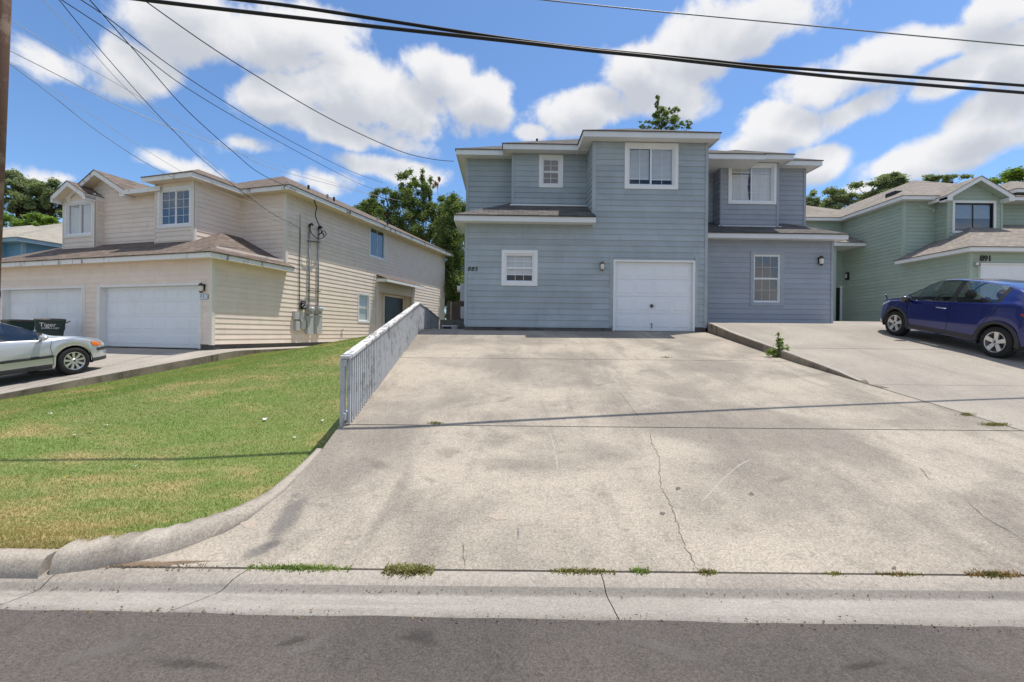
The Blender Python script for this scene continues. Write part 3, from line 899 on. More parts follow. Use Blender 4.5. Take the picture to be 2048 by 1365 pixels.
# neighbour's drive and side walk (left), in the neighbour's frame
def nl(x, v, z):
    c, s = math.cos(LHA), math.sin(LHA)
    return (LHX + x * c - v * s, LHY + x * s + v * c, z)
nd = MB().grid([[nl(-18, v, zN(v) - .06), nl(.9, v, zN(v) - .06)] for v in np.linspace(-12, 18, 40)])
nd = structure(nd.build('driveway', 'dirt'))
for (a, b) in ((-12, -8.2), (-8.19, -4.05), (-4.036, -.02), (-.006, 4.0), (4.012, 8), (8.012, 18)):
    m = MB(); rows = []
    xs0 = -18 if a < -.1 else .06
    for v in np.linspace(a, b, 14):
        rows.append([nl(.97, v, zN(v) - .42), nl(.975, v, zN(v) - .015), nl(.95, v, zN(v)), nl(xs0, v, zN(v)), nl(xs0, v, zN(v) - .2)])
    rows = [[(p[0], p[1], p[2] - .1) for p in rows[0]]] + rows + [[(p[0], p[1], p[2] - .1) for p in rows[-1]]]
    m.grid(rows); m.build('concrete_slab', 'concrete_old', nd)
m = MB()
m.grid([[nl(.979 + .006 * math.sin(v * 7), v, zN(v) - .45), nl(.983 + .008 * math.sin(v * 5), v, zN(v) - .018 - .012 * abs(math.sin(v * 3.1)))] for v in np.linspace(-10, 8, 120)])
m.build('drive_edge', 'concrete_wall', nd)

# ------------------------------------------------------------------ kerb (left of the driveway mouth)
m = MB(); rows = []
kpath = [(-60, 2.97), (-14, 2.97), (-6, 2.97), (-4, 2.97), (-3.02, 2.972)]
def kerb_row(x, y, nx, ny, h, w, z):
    return [(x - nx * (w / 2 + .012), y - ny * (w / 2 + .012), z - .06), (x - nx * (w / 2 + .006), y - ny * (w / 2 + .006), z + h * .25), (x - nx * w * .40, y - ny * w * .40, z + h * .78), (x - nx * w * .22, y - ny * w * .22, z + h * .97),
            (x + nx * w * .1, y + ny * w * .1, z + h), (x + nx * w / 2, y + ny * w / 2, z + h * .98), (x + nx * w / 2, y + ny * w / 2, z - .1)]
for (x, y) in kpath: rows.append(kerb_row(x, y, 0, 1, .125, .17, .0))
m.grid(rows); m.face(rows[-1])
kb = tag(m.build('kerb', 'concrete_kerb', smooth=True), 'straight rounded concrete kerb in front of the lawn at the left edge', 'kerb')
m = MB(); rows = []
cpts = [(-2.99, 2.985), (-2.78, 3.03), (-2.58, 3.10), (-2.40, 3.205), (-2.26, 3.34), (-2.16, 3.52), (-2.105, 3.70), (-2.055, 3.95), (-2.04, 4.4), (-2.06, 4.9)]
hh = [.15, .155, .155, .15, .13, .095, .06, .028, .016, .008]
ww = [.21, .22, .21, .20, .18, .15, .13, .10, .07, .05]
zz_ = [-.005, 0, .01, .02, .05, .085, .12, .166, .242, .325]
def catmull(pts, n):
    pts = [Vector(p) for p in pts]; out = []
    for i in range(len(pts) - 1):
        p0, p1, p2, p3 = pts[max(i - 1, 0)], pts[i], pts[i + 1], pts[min(i + 2, len(pts) - 1)]
        for k in range(n):
            t = k / n
            out.append(.5 * ((2 * p1) + (p2 - p0) * t + (2 * p0 - 5 * p1 + 4 * p2 - p3) * t * t + (3 * p1 - p0 - 3 * p2 + p3) * t ** 3))
    return out + [pts[-1]]
cc = catmull([(a, b, 0) for a, b in cpts], 5)
q = [i / (len(cc) - 1) * (len(cpts) - 1) for i in range(len(cc))]
for i, p in enumerate(cc):
    d = (cc[min(i + 1, len(cc) - 1)] - cc[max(i - 1, 0)]).normalized()
    f = lambda t: float(np.interp(q[i], range(len(t)), t))
    rows.append(kerb_row(p.x - d.y * .03, p.y + d.x * .03, -d.y, d.x, f(hh) * (1 + .04 * math.sin(i * 1.7)), f(ww), f(zz_)))
m.grid(rows); m.face(rows[0])
tag(m.build('kerb_return', 'concrete_kerb', smooth=True), 'worn curved concrete kerb end sweeping from street up beside the lawn', 'kerb')

# ------------------------------------------------------------------ lawn
m = MB(); rows = []
for y in list(np.linspace(3.05, 6, 26)) + list(np.linspace(6.15, 22, 60)):
    a, b = xle(y) - .02, xdl(y) - kin(y)
    rows.append([(a + (b - a) * i / 40, y, z_lawn(a + (b - a) * i / 40, y)) for i in range(41)])
rows = [[(p[0], p[1], p[2] - .3) for p in rows[0]]] + rows
m.grid(rows)
structure(m.build('lawn', 'turf_base', smooth=True))
def blades(name, X, Y, Z, h0, h1, w, mat, parent=None, lean=.6, seed=1):
    r = np.random.default_rng(seed); n = len(X)
    ang = r.uniform(0, 2 * np.pi, n); h = r.uniform(h0, h1, n); ln = r.uniform(.1, lean, n) * h; la = r.uniform(0, 2 * np.pi, n)
    cw, sw = np.cos(ang) * w / 2, np.sin(ang) * w / 2
    lx, ly = np.cos(la) * ln, np.sin(la) * ln
    V = np.zeros((n, 5, 3))
    V[:, 0] = np.stack([X - cw, Y - sw, Z], 1); V[:, 1] = np.stack([X + cw, Y + sw, Z], 1)
    V[:, 2] = np.stack([X + cw * .8 + lx * .35, Y + sw * .8 + ly * .35, Z + h * .6], 1); V[:, 3] = np.stack([X - cw * .8 + lx * .35, Y - sw * .8 + ly * .35, Z + h * .6], 1)
    V[:, 4] = np.stack([X + lx, Y + ly, Z + h], 1)
    me = bpy.data.meshes.new(name)
    me.vertices.add(n * 5); me.vertices.foreach_set('co', V.reshape(-1))
    base = (np.arange(n) * 5)[:, None]
    lp = np.concatenate([base + np.array([0, 1, 2, 3]), base + np.array([3, 2, 4])], 1).reshape(-1)
    me.loops.add(n * 7); me.loops.foreach_set('vertex_index', lp.astype(np.int32))
    me.polygons.add(n * 2)
    ls = np.stack([np.arange(n) * 7, np.arange(n) * 7 + 4], 1).reshape(-1)
    me.polygons.foreach_set('loop_start', ls.astype(np.int32))
    me.polygons.foreach_set('loop_total', np.tile([4, 3], n).astype(np.int32))
    me.materials.append(MATS[mat]); me.update(calc_edges=True); me.validate()
    return link(name, me, parent)
def lawn_points(n, y0, y1, seed):
    r = np.random.default_rng(seed)
    Y = y0 + (y1 - y0) * r.uniform(0, 1, n * 3) ** 1.7; a = xle(Y); b = np.interp(Y, [2.9, 3.0, 3.11, 3.315, 3.51, 4.0, 4.8, 5.62, 13.3, 22], [-3.0, -2.95, -2.58, -2.30, -2.18, -2.05, -2.048, -2.14, -2.765, -2.805])
    X = r.uniform(-11.5, -1.9, n * 3)
    vis = (X > a) & (X < b) & (X > -1.2 * Y - .3)
    X, Y = X[vis][:n], Y[vis][:n]
    # mown in strips, thinner where dry
    return X, Y, np.array([z_lawn(float(x), float(y)) for x, y in zip(X, Y)])
gx, gy, gz = lawn_points(270000, 3.03, 16.5, 3)
tag(blades('grass', gx, gy, gz - .004, .010, .031, .0040 + .00055 * (gy - 3.0), 'grass', lean=1.2, seed=5), 'short mown green and straw coloured lawn grass', 'grass', kind='stuff')

# ------------------------------------------------------------------ marks on the concrete: cracks, scratches, patches
def on_drive(px, py, lift=.004):
    dx, dz = ray(px, py)
    Y = 6.0
    for _ in range(30): Y = (CAMZ - (zL(Y) + lift)) / max(.004, -dz) if dz < -.004 else 13.5
    # fixed-point on the slope can oscillate: bisect instead
    lo, hi = 2.4, 14.0
    for _ in range(50):
        mid = (lo + hi) / 2
        if CAMZ + dz * mid > zL(mid) + lift: lo = mid
        else: hi = mid
    Y = (lo + hi) / 2
    return Vector((dx * Y, Y, zL(Y) + lift))
def ribbon(name, pts, w, mat, parent, jit=.012, sub=5, seed=0, lift=.0035):
    r = random.Random(seed)
    P3 = [on_drive(*p, lift) for p in pts]; L = []
    for a, b in zip(P3, P3[1:]):
        for k in range(sub): L.append(a.lerp(b, k / sub))
    L.append(P3[-1]); m = MB(); rows = []
    for i, p in enumerate(L):
        d = L[min(i + 1, len(L) - 1)] - L[max(i - 1, 0)]; n = Vector((-d.y, d.x, 0)).normalized()
        o = n * r.uniform(-jit, jit); ww = w * r.uniform(.35, 1.25) * (.3 if i in (0, len(L) - 1) else 1)
        a, b = p + o - n * ww / 2, p + o + n * ww / 2
        rows.append([(a.x, a.y, zL(a.y) + lift), (b.x, b.y, zL(b.y) + lift)])
    for r0, r1 in zip(rows, rows[1:]): m.face([r0[0], r0[1], r1[1], r1[0]], [(.6, 0)] * 4)
    return m.build(name, mat, parent)
ribbon('crack', [(1300, 866), (1303, 885), (1320, 915), (1318, 945), (1322, 975), (1340, 1005), (1350, 1035), (1358, 1060), (1372, 1095), (1395, 1138)], .007, 'crack_dark', drive, .010, 7, 1)
ribbon('crack', [(1236, 780), (1262, 815), (1280, 838)], .005, 'crack_dark', drive, .008, 5, 2)
ribbon('crack', [(1840, 935), (1862, 962)], .007, 'crack_dark', drive, .006, 5, 3)
ribbon('crack', [(1935, 1003), (1965, 1032), (2040, 1075)], .007, 'crack_dark', drive, .006, 5, 4)
ribbon('crack', [(925, 1085), (929, 1132)], .006, 'crack_dark', drive, .005, 5, 5)
ribbon('scratch', [(1402, 1006), (1425, 982), (1450, 955), (1480, 930), (1505, 918)], .018, 'scratch_light', drive, .002, 6, 6)
ribbon('scratch', [(1108, 853), (1115, 880), (1128, 925)], .010, 'scratch_light', drive, .003, 6, 7)
ribbon('scratch', [(1142, 858), (1165, 890), (1190, 918), (1205, 940)], .010, 'scratch_light', drive, .003, 6, 8)
ribbon('scratch', [(1100, 866), (1108, 895), (1116, 940)], .020, 'scratch_light', drive, .004, 6, 9)
ribbon('scratch', [(1435, 912), (1450, 920)], .016, 'scratch_light', drive, .003, 4, 10)
def patch(name, cx, cy, rx, ry, mat, parent, seed, rot=0.0, n=26, lift=.003, rough=.28):
    r = random.Random(seed); ph = [r.uniform(0, 6.28) for _ in range(4)]
    m = MB(); c = on_drive(cx, cy, lift); pts = []
    for i in range(n):
        a = 2 * math.pi * i / n
        k = 1 + rough * (.5 * math.sin(2 * a + ph[0]) + .4 * math.sin(3 * a + ph[1]) + .3 * math.sin(5 * a + ph[2])) + r.uniform(-.05, .05)
        u, v = rx * k * math.cos(a), ry * k * math.sin(a)
        pts.append(on_drive(cx + u * math.cos(rot) - v * math.sin(rot), cy + u * math.sin(rot) + v * math.cos(rot), lift))
    for i in range(n): m.face([c, pts[i], pts[(i + 1) % n]], [(0, 0), (1, 0), (1, 0)])
    return m.build(name, mat, parent)
for i, (cx, cy, rx, ry) in enumerate([(995, 1034, 22, 7), (500, 1050, 17, 11), (592, 1001, 8, 4), (1128, 1049, 7, 3), (1150, 1033, 13, 5), (696, 1086, 9, 5), (1960, 1072, 8, 3)]):
    patch('stain', cx, cy, rx, ry, 'patch_light', drive, 20 + i)
patch('stain', 572, 1040, 85, 26, 'patch_grey', drive, 40, rot=-.90, rough=.22)
patch('stain', 520, 1100, 52, 14, 'patch_grey', drive, 41, rot=-.38, rough=.2)
patch('stain', 1036, 1066, 4, 16, 'patch_grey', drive, 42)
for i, (cx, cy) in enumerate([(1356, 977), (1325, 1027), (1503, 988), (1788, 1136)]):
    patch('stain', cx, cy, 5, 3, 'crack_dark', drive, 50 + i)
for i, (cx, cy, rx, ry) in enumerate([(1290, 742, 26, 5), (1200, 770, 18, 4), (1010, 800, 30, 6), (1120, 905, 16, 5), (860, 960, 24, 8), (900, 905, 40, 14), (1560, 960, 34, 8), (1250, 1060, 14, 5), (760, 930, 50, 12), (1330, 700, 22, 3), (1000, 880, 60, 22), (640, 1010, 30, 9)]):
    patch('stain', cx, cy, rx, ry, 'oil_mark', drive, 120 + i, rot=random.uniform(-.3, .3))
# silt washed into the corner by the kerb
m = MB(); c = Vector((-2.33, 3.02, .034))
prev = None
for i in range(40):
    a = 2 * math.pi * i / 40; k = 1 + .25 * math.sin(3 * a + 1) + .15 * math.sin(7 * a)
    p = c + Vector((.46 * k * math.cos(a), .045 * k * math.sin(a) + .05 * math.cos(a), 0.0))
    if prev is not None: m.face([c + Vector((0, 0, .012)), prev, p], [(0, 0), (1, 0), (1, 0)])
    prev = p
    if i == 0: first = p
m.face([c + Vector((0, 0, .012)), prev, first], [(0, 0), (1, 0), (1, 0)])
SILT = m
# grit lying along the edge of the asphalt and in the gutter
rg = random.Random(5); gm_ = MB()
for i in range(900):
    x = rg.uniform(-3.4, 3.4); u = rg.random()
    if u < .45: y, z = ye(x) + rg.gauss(-.03, .03), .004
    elif u < .75: y, z = 2.83 + rg.gauss(0, .03), -.022
    else: x = -2.35 + rg.gauss(0, .28); y = 3.0 + rg.gauss(0, .03); z = .034
    s_ = rg.uniform(.0025, .007); q_ = [Vector((rg.gauss(0, s_), rg.gauss(0, s_), 0)) for _ in range(3)]
    c_ = Vector((x, y, z)); tp = c_ + Vector((rg.gauss(0, s_ * .3), rg.gauss(0, s_ * .3), s_ * 1.4))
    for k_ in range(3): gm_.face([c_ + q_[k_], c_ + q_[(k_ + 1) % 3], tp])
tag(gm_.build('grit', 'dirt'), 'loose grit scattered along the gutter and asphalt edge', 'grit', kind='stuff')
m = SILT
tag(m.build('silt', 'silt_mat'), 'brown silt and twigs washed against the kerb end', 'silt', kind='stuff')

# worn patches and a tar seam on the street
def road_patch(px, py, rx, ry, mat, seed, rot=0.0):
    r = random.Random(seed); ph = [r.uniform(0, 6.28) for _ in range(3)]; m = MB()
    def pr(x, y):
        dx, dz = ray(x, y); t = (.016 - CAMZ) / dz; Y = min(t, ye(0) - .05)
        return Vector((dx * t, Y, float(np.interp(Y, [-4.5, -1, 1.5, 2.53], [.11, .06, .015, .002])) + .004))
    c = pr(px, py); pts = []
    for i in range(24):
        a = 2 * math.pi * i / 24; k = 1 + .25 * math.sin(2 * a + ph[0]) + .2 * math.sin(3 * a + ph[1])
        u, v = rx * k * math.cos(a), ry * k * math.sin(a)
        pts.append(pr(px + u * math.cos(rot) - v * math.sin(rot), py + u * math.sin(rot) + v * math.cos(rot)))
    for i in range(24): m.face([c, pts[i], pts[(i + 1) % 24]], [(0, 0), (1, 0), (1, 0)])
    m.build('worn_patch', mat, bpy.data.objects['street'])
for i, a in enumerate([(1790, 1305, 70, 22, 'road_light', .35), (1960, 1330, 80, 18, 'road_light', .5), (620, 1290, 60, 16, 'road_light', -.5), (590, 1278, 50, 10, 'road_dark', -.2), (840, 1272, 60, 16, 'road_dark', .1), (200, 1300, 120, 20, 'road_light', -.3), (1720, 1330, 90, 8, 'road_dark', -.2), (1080, 1346, 10, 5, 'road_dark', 0), (380, 1325, 90, 16, 'road_dark', .1), (1350, 1300, 120, 22, 'road_light', .2)]):
    road_patch(*a[:5], 80 + i, a[5])

# ------------------------------------------------------------------ white picket railing
rail = thing('railing', 'weathered white wooden picket railing climbing beside the driveway', 'railing', (-2.16, 5.6, zL(5.6)))
ro = Vector(rail.location)
def rl(p): return Vector(p) - ro
fx = lambda y: float(np.interp(y, [5.6, 13.1, 17.2], [-2.03, -2.72, -2.80]))
ftop = lambda y: float(np.interp(y, [5.6, 13.1, 17.2], [zL(5.6) + .83, zL(13.1) + .84, 2.13]))
def railpts(a, b, n): return [(fx(y), y, ftop(y)) for y in np.linspace(a, b, n)]
for (a, b) in ((5.55, 13.12), (13.13, 17.2)):
    pa, pb = Vector((fx(a), a, ftop(a))), Vector((fx(b), b, ftop(b)))
    MB().bar(rl(pa) + Vector((-.02, 0, .02)), rl(pb) + Vector((-.02, 0, .02)), .125, .036).build('cap_rail', 'rail_white', rail)
    MB().bar(rl(pa) + Vector((-.03, 0, -.05)), rl(pb) + Vector((-.03, 0, -.05)), .035, .085).build('top_rail', 'picket_white', rail)
    da, db = Vector((fx(a), a, zL(a) + .12)), Vector((fx(b), b, zL(b) + .12))
    MB().bar(rl(da) + Vector((-.03, 0, 0)), rl(db) + Vector((-.03, 0, 0)), .035, .085).build('bottom_rail', 'picket_white', rail)
for y in (5.60, 8.1, 10.6, 13.05, 15.1, 17.15):
    MB().bar(rl((fx(y) - .065, y, zL(y) - .25)), rl((fx(y) - .065, y, ftop(y) - .003)), .05, .085, (0, 1, 0)).build('post', 'picket_white', rail)
y = 5.62; k = 0
while y < 17.1:
    w = .037 if y < 13.1 else .09
    tilt = random.uniform(-.006, .006)
    MB().bar(rl((fx(y) + .006, y + tilt, zL(y) + .012 + random.uniform(-.008, .008))), rl((fx(y) + .006, y, ftop(y) - .004)), .034, w, (0, 1, 0)).build('picket', 'picket_white', rail)
    y += .112 if y < 13.1 else .105; k += 1
# ================================================================== blue duplex in the middle
PITCH = .49
B = House('blue_house', 'grey blue two storey duplex with one white garage door, numbered 885', 0, 13.7, 1.71, R(1.0))
E = B.e
BS, BR = 'blue_siding', 'blue_siding_b'
xA = B.lp(929, 560, 0)[0]; xC = B.lp(1186, 350, 0)[0]; xD = B.lp(1415, 450, 0)[0]
zb = B.lp(1075, 652, 0)[1]                                    # bottom of the siding
ze1 = B.lp(1050, 432, -OV)[1]                                 # top of lower eave
ze2 = B.lp(1300, 264, -OV)[1]                                 # top of upper eave
yB, yA = 1.0, 1.5
F0 = front(0)
# openings on the front plane
w1 = B.rect(1003, 501, 1075, 572, 0)
w2 = B.rect(1249, 287, 1356, 379, 0)
gd = B.rect(1226, 521, 1389, 664, 0)
op1 = window(E, F0, *w1, tw=.10, style='hung', cols=(3,), rows=2, content=('blind', .0, 1, .27, 1.0), label='small white window with half raised blind, left of the garage door')
op2 = window(E, F0, *w2, tw=.10, style='slider', cols=(2, 2), rows=1, contents=[('blind', .0, .47, .18, .97), ('blind', .53, 1, .17, 1)], label='wide white sliding window above the garage', inner=1)
gdo, op3 = garage_door(E, F0, gd[0], gd[1], 0.012, gd[3], 4, 4, .055)
gdo['label'] = 'white panelled single garage door'
h = MB(); gc = (gd[0] + gd[1]) / 2 - .04
gz = lambda py: B.lp(1303, py, .1)[1]
h.mbox(F0, gc - .02, gc + .02, gz(616), gz(609), -.09, -.04); h.mbox(F0, gc - .06, gc + .06, gz(613.5), gz(611.5), -.05, -.03)
h.build('handle', 'bronze', gdo)
MB().tube([F0(gc, gz(647), -.08), F0(gc, gz(649), -.03), F0(gc, gz(655), -.03), F0(gc, gz(657), -.08)], .012, 6).build('handle', 'bronze', gdo)
wl = siding(E, F0, xA + .09, xC, zb, ze1 - FH + .02, BS, [op1, op3], split=3.66)
# casing board round the garage opening
xg0, xg1 = gd[0] - .11, gd[1] + .10
wc = siding(E, F0, xC, xD - .09, zb, ze2 - FH + .02, BS, [op2, op3, (xg0, gd[0] + .01, 0 - .5, gd[3] + .08), (gd[1] - .01, xg1, -.5, gd[3] + .08)], split=3.66)
trim(E, F0, xg0 - .002, gd[0] - .002, zb, gd[3] + .085, BS, .024, 'door_casing'); trim(E, F0, gd[1] + .002, xg1, zb, gd[3] + .085, BS, .024, 'door_casing')
trim(E, F0, xA, xA + .09, zb - .01, ze1 - FH + .02, BS); trim(E, F0, xD - .09, xD, zb - .02, ze2 - FH + .02, BS)
trim(E, F0, xC, xC + .085, ze1 - .05, ze2 - FH + .02, BS)
trim(E, F0, xA + .03, gd[0] - .12, zb - .05, zb + .002, BS, .026, 'skirt_board')
MB().box(xA + .01, gd[0] - .02, .01, .3, -.35, zb - .05).build('foundation', 'foundation', E)
MB().box(gd[1] + .02, xD - .01, .011, .3, -.35, zb + .001).build('foundation', 'foundation', E)
MB().box(xA + .015, xD, .3, 12, -.5, zb - .06).build('foundation', 'foundation', E)
MB().box(gd[0] - .16, gd[0] + .03, .012, .14, -.2, .6).build('foundation', BS, E)
# plain walls the photograph does not show
sw = MB(); sw.box(xA + .01, xA + .1, .102, 12, zb, ze1 - .2); sw.box(xA + .02, xA + .12, yA + .1, 12, ze1 - .2, ze2 - .16); sw.box(xD - .1, xD - .002, .102, 2.2, zb - .05, ze2 - .16)
sw.build('wall', BS, E)
# set-back upper walls on the left
xAu = B.lp(932, 380, yA)[0]; xBl = B.lp(1023, 380, yB)[0]
op4 = window(E, front(yB), *B.rect(1078, 311, 1126, 376, yB), tw=.095, style='hung', cols=(2,), rows=2, label='small white eight pane window above the lower roof', gmat='window_glass_dark')
zt = ze2 - FH + .02
siding(E, front(yA), xAu + .09, xBl + .02, ze1 - .12, zt, BS)
siding(E, front(yB), xBl + .085, xC - .002, ze1 - .10, zt, BS, [op4])
trim(E, front(yA), xAu, xAu + .09, ze1 - .1, zt, BS); trim(E, front(yB), xBl, xBl + .085, ze1 - .1, zt, BS)
siding(E, left(xC), .03, yB, ze1 - .1, zt, BS)
trim(E, left(xC), -.03, .055, ze1 - .1, zt, BS, .03)
MB().box(xBl + .003, xBl + .09, yB + .1, yA + .05, ze1, zt).build('wall', BS, E)
# lower left roof
exl = B.lp(908, 433, -OV)[0]; exr = B.lp(1192, 436, -OV)[0]
k = yA + .12 + OV
m = MB(); z_ = ze1 + .012
slab(m, [(exl - .03, -OV - .03, z_), (exr, -OV - .03, z_), (exr, yA + .12, z_ + (k + .03) * PITCH), (exl - .03 + k + .03, yA + .12, z_ + (k + .03) * PITCH)])
slab(m, [(exl - .03, yA + .12, z_), (exl - .03, -OV - .03, z_), (exl + k, yA + .12, z_ + (k + .03) * PITCH)])
rl1 = m.build('roof', 'shingle_grey', E)
fascia(rl1, (exl, -OV, ze1), (exr, -OV, ze1), 'fascia_blue'); fascia(rl1, (exl, yA, ze1), (exl, -OV + .031, ze1), 'fascia_blue')
MB().box(exl + .031, exr - .03, -OV + .031, -.002, ze1 - FH + .021, ze1 - FH + .03).build('soffit', 'soffit', rl1)
MB().box(exl + .032, xA - .002, -.001, yA, ze1 - FH + .022, ze1 - FH + .03).build('soffit', 'soffit', rl1)
MB().box(exr - .03, exr - .002, -OV + .031, -.002, ze1 - FH, ze1 + .0).build('fascia', 'fascia_blue', rl1)
# white metal flashing where the roof meets the walls
MB().mbox(front(yB), xBl - .05, xC - .01, ze1 + (yB + OV) * PITCH + .0, ze1 + (yB + OV) * PITCH + .045, .0, .05).build('flashing', 'white_trim', rl1)
# right-hand unit
yR, yD, yE = 1.6, 2.0, 2.5
xRr = B.lp(1666, 560, yR)[0]
zg = B.lp(1550, 649, yR)[1]
zeR = B.lp(1550, 467, yR - OV)[1]; zeU = B.lp(1510, 308, yD - OV)[1]
FR = front(yR)
op5 = window(E, FR, *B.rect(1500, 503, 1567, 612, yR), tw=.115, tmat=BR, style='hung', cols=(3,), rows=2, label='tall white window with blue trim on the right unit', gmat='window_glass_dark', mw=.003)
siding(E, FR, xD + .02, xRr - .09, zg, zeR - FH + .02, BR, [op5], split=4.9)
trim(E, FR, xRr - .09, xRr, zg - .03, zeR - FH + .02, BR)
MB().box(xD + .02, xRr - .01, yR + .02, yR + .3, zg - .5, zg - .002).build('foundation', 'foundation', E)
MB().box(xRr - .1, xRr - .002, yR + .1, 12, zg - .2, zeR - .12).build('wall', BR, E)
xDl = B.lp(1440, 380, yD)[0]; xDr = B.lp(1557, 380, yD)[0]; xEr = B.lp(1611, 380, yE)[0]
ztu = zeU - FH + .02
op6 = window(E, front(yD), *B.rect(1456, 327, 1552, 409, yD), tw=.085, style='slider', cols=(2, 2), rows=4, contents=[('curtain_l', .0, .46, .03, .8), ('curtain', .52, 1, .03, .82), ('blind', 0, 1, .84, 1)], label='wide white window with gathered pale curtains', inner=1)
siding(E, front(yD), xDl + .08, xDr - .08, zeR - .05, ztu, BR, [op6])
trim(E, front(yD), xDl, xDl + .08, zeR, ztu, BR); trim(E, front(yD), xDr - .08, xDr, zeR, ztu, BR)
siding(E, front(yE), xD - .1, xDl + .02, zeR, ztu, BR); siding(E, front(yE), xDr - .02, xEr - .085, zeR - .08, ztu, BR)
trim(E, front(yE), xEr - .085, xEr, zeR - .1, ztu, BR)
siding(E, left(xDl), yD + .01, yE, zeR, ztu, BR)
MB().box(xEr - .1, xEr - .002, yE + .1, 12, zeR, ztu).build('wall', BR, E); MB().box(xDr - .1, xDr - .003, yD + .1, yE + .1, zeR, ztu).build('wall', BR, E)
exR = B.lp(1697, 475, yR - OV)[0]
m = MB(); y0 = yR - OV; k = yE + .12 - y0; z_ = zeR + .012
slab(m, [(xD - .02, y0 - .03, z_), (exR + .03, y0 - .03, z_), (exR - k, yE + .12, z_ + (k + .03) * PITCH), (xD - .02, yE + .12, z_ + (k + .03) * PITCH)])
kk = exR + .03 - xEr + .06
slab(m, [(exR + .03, y0 - .03, z_), (exR + .03, 12, z_), (exR + .03 - kk, 12, z_ + kk * PITCH), (exR + .03 - kk, y0 - .03 + kk, z_ + kk * PITCH)])
m.build('roof', 'shingle_grey', E); rr1 = bpy.data.objects[-1] if False else [o for o in E.children if o.name.startswith('roof')][-1]
fascia(rr1, (xD + .005, y0, zeR), (exR, y0, zeR), 'fascia_blue'); fascia(rr1, (exR, y0 + .031, zeR), (exR, 12, zeR), 'fascia_blue')
MB().box(xD + .005, exR - .031, y0 + .031, yR - .002, zeR - FH + .021, zeR - FH + .03).build('soffit', 'soffit', rr1)
MB().box(xRr + .002, exR - .031, yR - .001, 12, zeR - FH + .022, zeR - FH + .031).build('soffit', 'soffit', rr1)
MB().mbox(front(yD), xDl - .05, xDr + .1, zeR + (yD - y0) * PITCH + .005, zeR + (yD - y0) * PITCH + .035, .0, .03).build('flashing', 'white_trim', rr1)
# upper roofs: main hip, two projecting bays, the right unit a little higher
eA = B.lp(912, 297, yA - OV)[0]
hip_roof(E, eA, xD + 2.4, yA - OV, 12.2, ze2, PITCH, 'shingle_grey', 'fascia_blue', 'soffit', 'flb')
eB = B.lp(1006, 290, yB - OV)[0]
hip_roof(E, eB, xD - .3, yB - OV, 7.2, ze2 + .001, PITCH, 'shingle_grey', 'fascia_blue', 'soffit', 'fl', .004)
eC = B.lp(1167, 270, -OV)[0]; eCr = B.lp(1441, 270, -OV)[0]
hip_roof(E, eC, eCr, -OV, 6.4, ze2 + .002, PITCH, 'shingle_grey', 'fascia_blue', 'soffit', 'flr', .008)
eE = B.lp(1645, 322, yE - OV)[0]
hip_roof(E, xD - 2.5, eE, yE - OV, 12.0, zeU, PITCH, 'shingle_grey', 'fascia_blue', 'soffit', 'fr')
eD0, eD1 = B.lp(1432, 312, yD - OV)[0], B.lp(1588, 312, yD - OV)[0]
hip_roof(E, eD0, eD1, yD - OV, 7.0, zeU + .001, PITCH, 'shingle_grey', 'fascia_blue', 'soffit', 'flr', .004)
# small parts
p = B.lp(1074, 283, 2.2)
MB().tube([(p[0], 2.2, ze2 + .3), (p[0], 2.2, ze2 + .86)], .04, 8).build('vent_pipe', 'vent_dark', E)
MB().lathe((p[0], 2.2, ze2 + .52), (0, 0, 1), [(.16, -.08), (.07, .12), (.0, .12)], 10).build('vent_boot', 'vent_metal', E, True)
a, z = B.lp(1203, 534, 0); wall_lamp(E, F0, a, z, 1.0, 'brass_old')
a, z = B.lp(1638, 523, yR); wall_lamp(E, FR, a, z, 1.15, 'bronze')
a, z = B.lp(945, 539, 0)
lettering('house_number', '885', .19, 'number_black', Matrix.Translation((a, -.026, z)) @ Matrix.Rotation(R(90), 4, 'X'), E, .006, 1.12, .25)
mt = MB().box(xA - .16, xA, .35, .62, .9, 1.45).build('electric_meter', 'grey_box', E)
MB().lathe((xA - .16, .48, 1.28), (-1, 0, 0), [(.10, 0), (.10, .1), (.0, .11)], 12).build('meter_dial', 'meter_glass', mt, True)
MB().box(xA - .14, xA, .3, .6, .35, .72).build('service_box', 'grey_box', E)

# ================================================================== cream house on the left
L_ = House('cream_house', 'cream two storey house with two white garage doors, numbered 881', LHX, LHY, 1.0, LHA)
Q = L_.e
CS = 'cream_siding'
s1, s2 = 1.1, 3.16
xb = L_.lp(485, 440, s2)[0]                                   # bay side plane
s1 = L_.lpx(388, 430, xb)[0]
s2 = L_.lpx(572, 450, 0)[0]
zE1 = L_.lp(300, 510, -OV)[1]
zE2 = L_.lpx(640, 398, OV)[1]
zF = L_.lp(300, 697, 0)[1]
yend = L_.lpx(889, 520, 0)[0]
F0 = front(0); S0 = right(0)
zs0 = .16
g1 = L_.rect(198, 571, 402, 697, 0); g2 = L_.rect(4, 582, 167, 697, 0)
g1 = (g1[0], g1[1], .0, L_.lp(300, 569, 0)[1]); g2 = (L_.lp(4, 640, 0)[0], g2[1], .0, L_.lp(90, 579, 0)[1])
d1, o1 = garage_door(Q, F0, g1[0], g1[1], .01, g1[3], 4, 8, .06, 'white_trim', .22); d1['label'] = 'white double garage door beside the corner of the cream house'
d2, o2 = garage_door(Q, F0, g2[0], g2[1], .01, g1[3], 4, 8, .06, 'white_trim', .22); d2['label'] = 'white double garage door behind the rubbish carts'
xl0 = L_.lp(-14, 600, 0)[0]
siding(Q, F0, xl0, -.09, zs0, zE1 - FH + .02, CS, [o1, o2], split=5.0)
MB().box(g1[1] + .01, .0, .012, .3, -.3, zs0 + .002).build('foundation', 'foundation', Q)
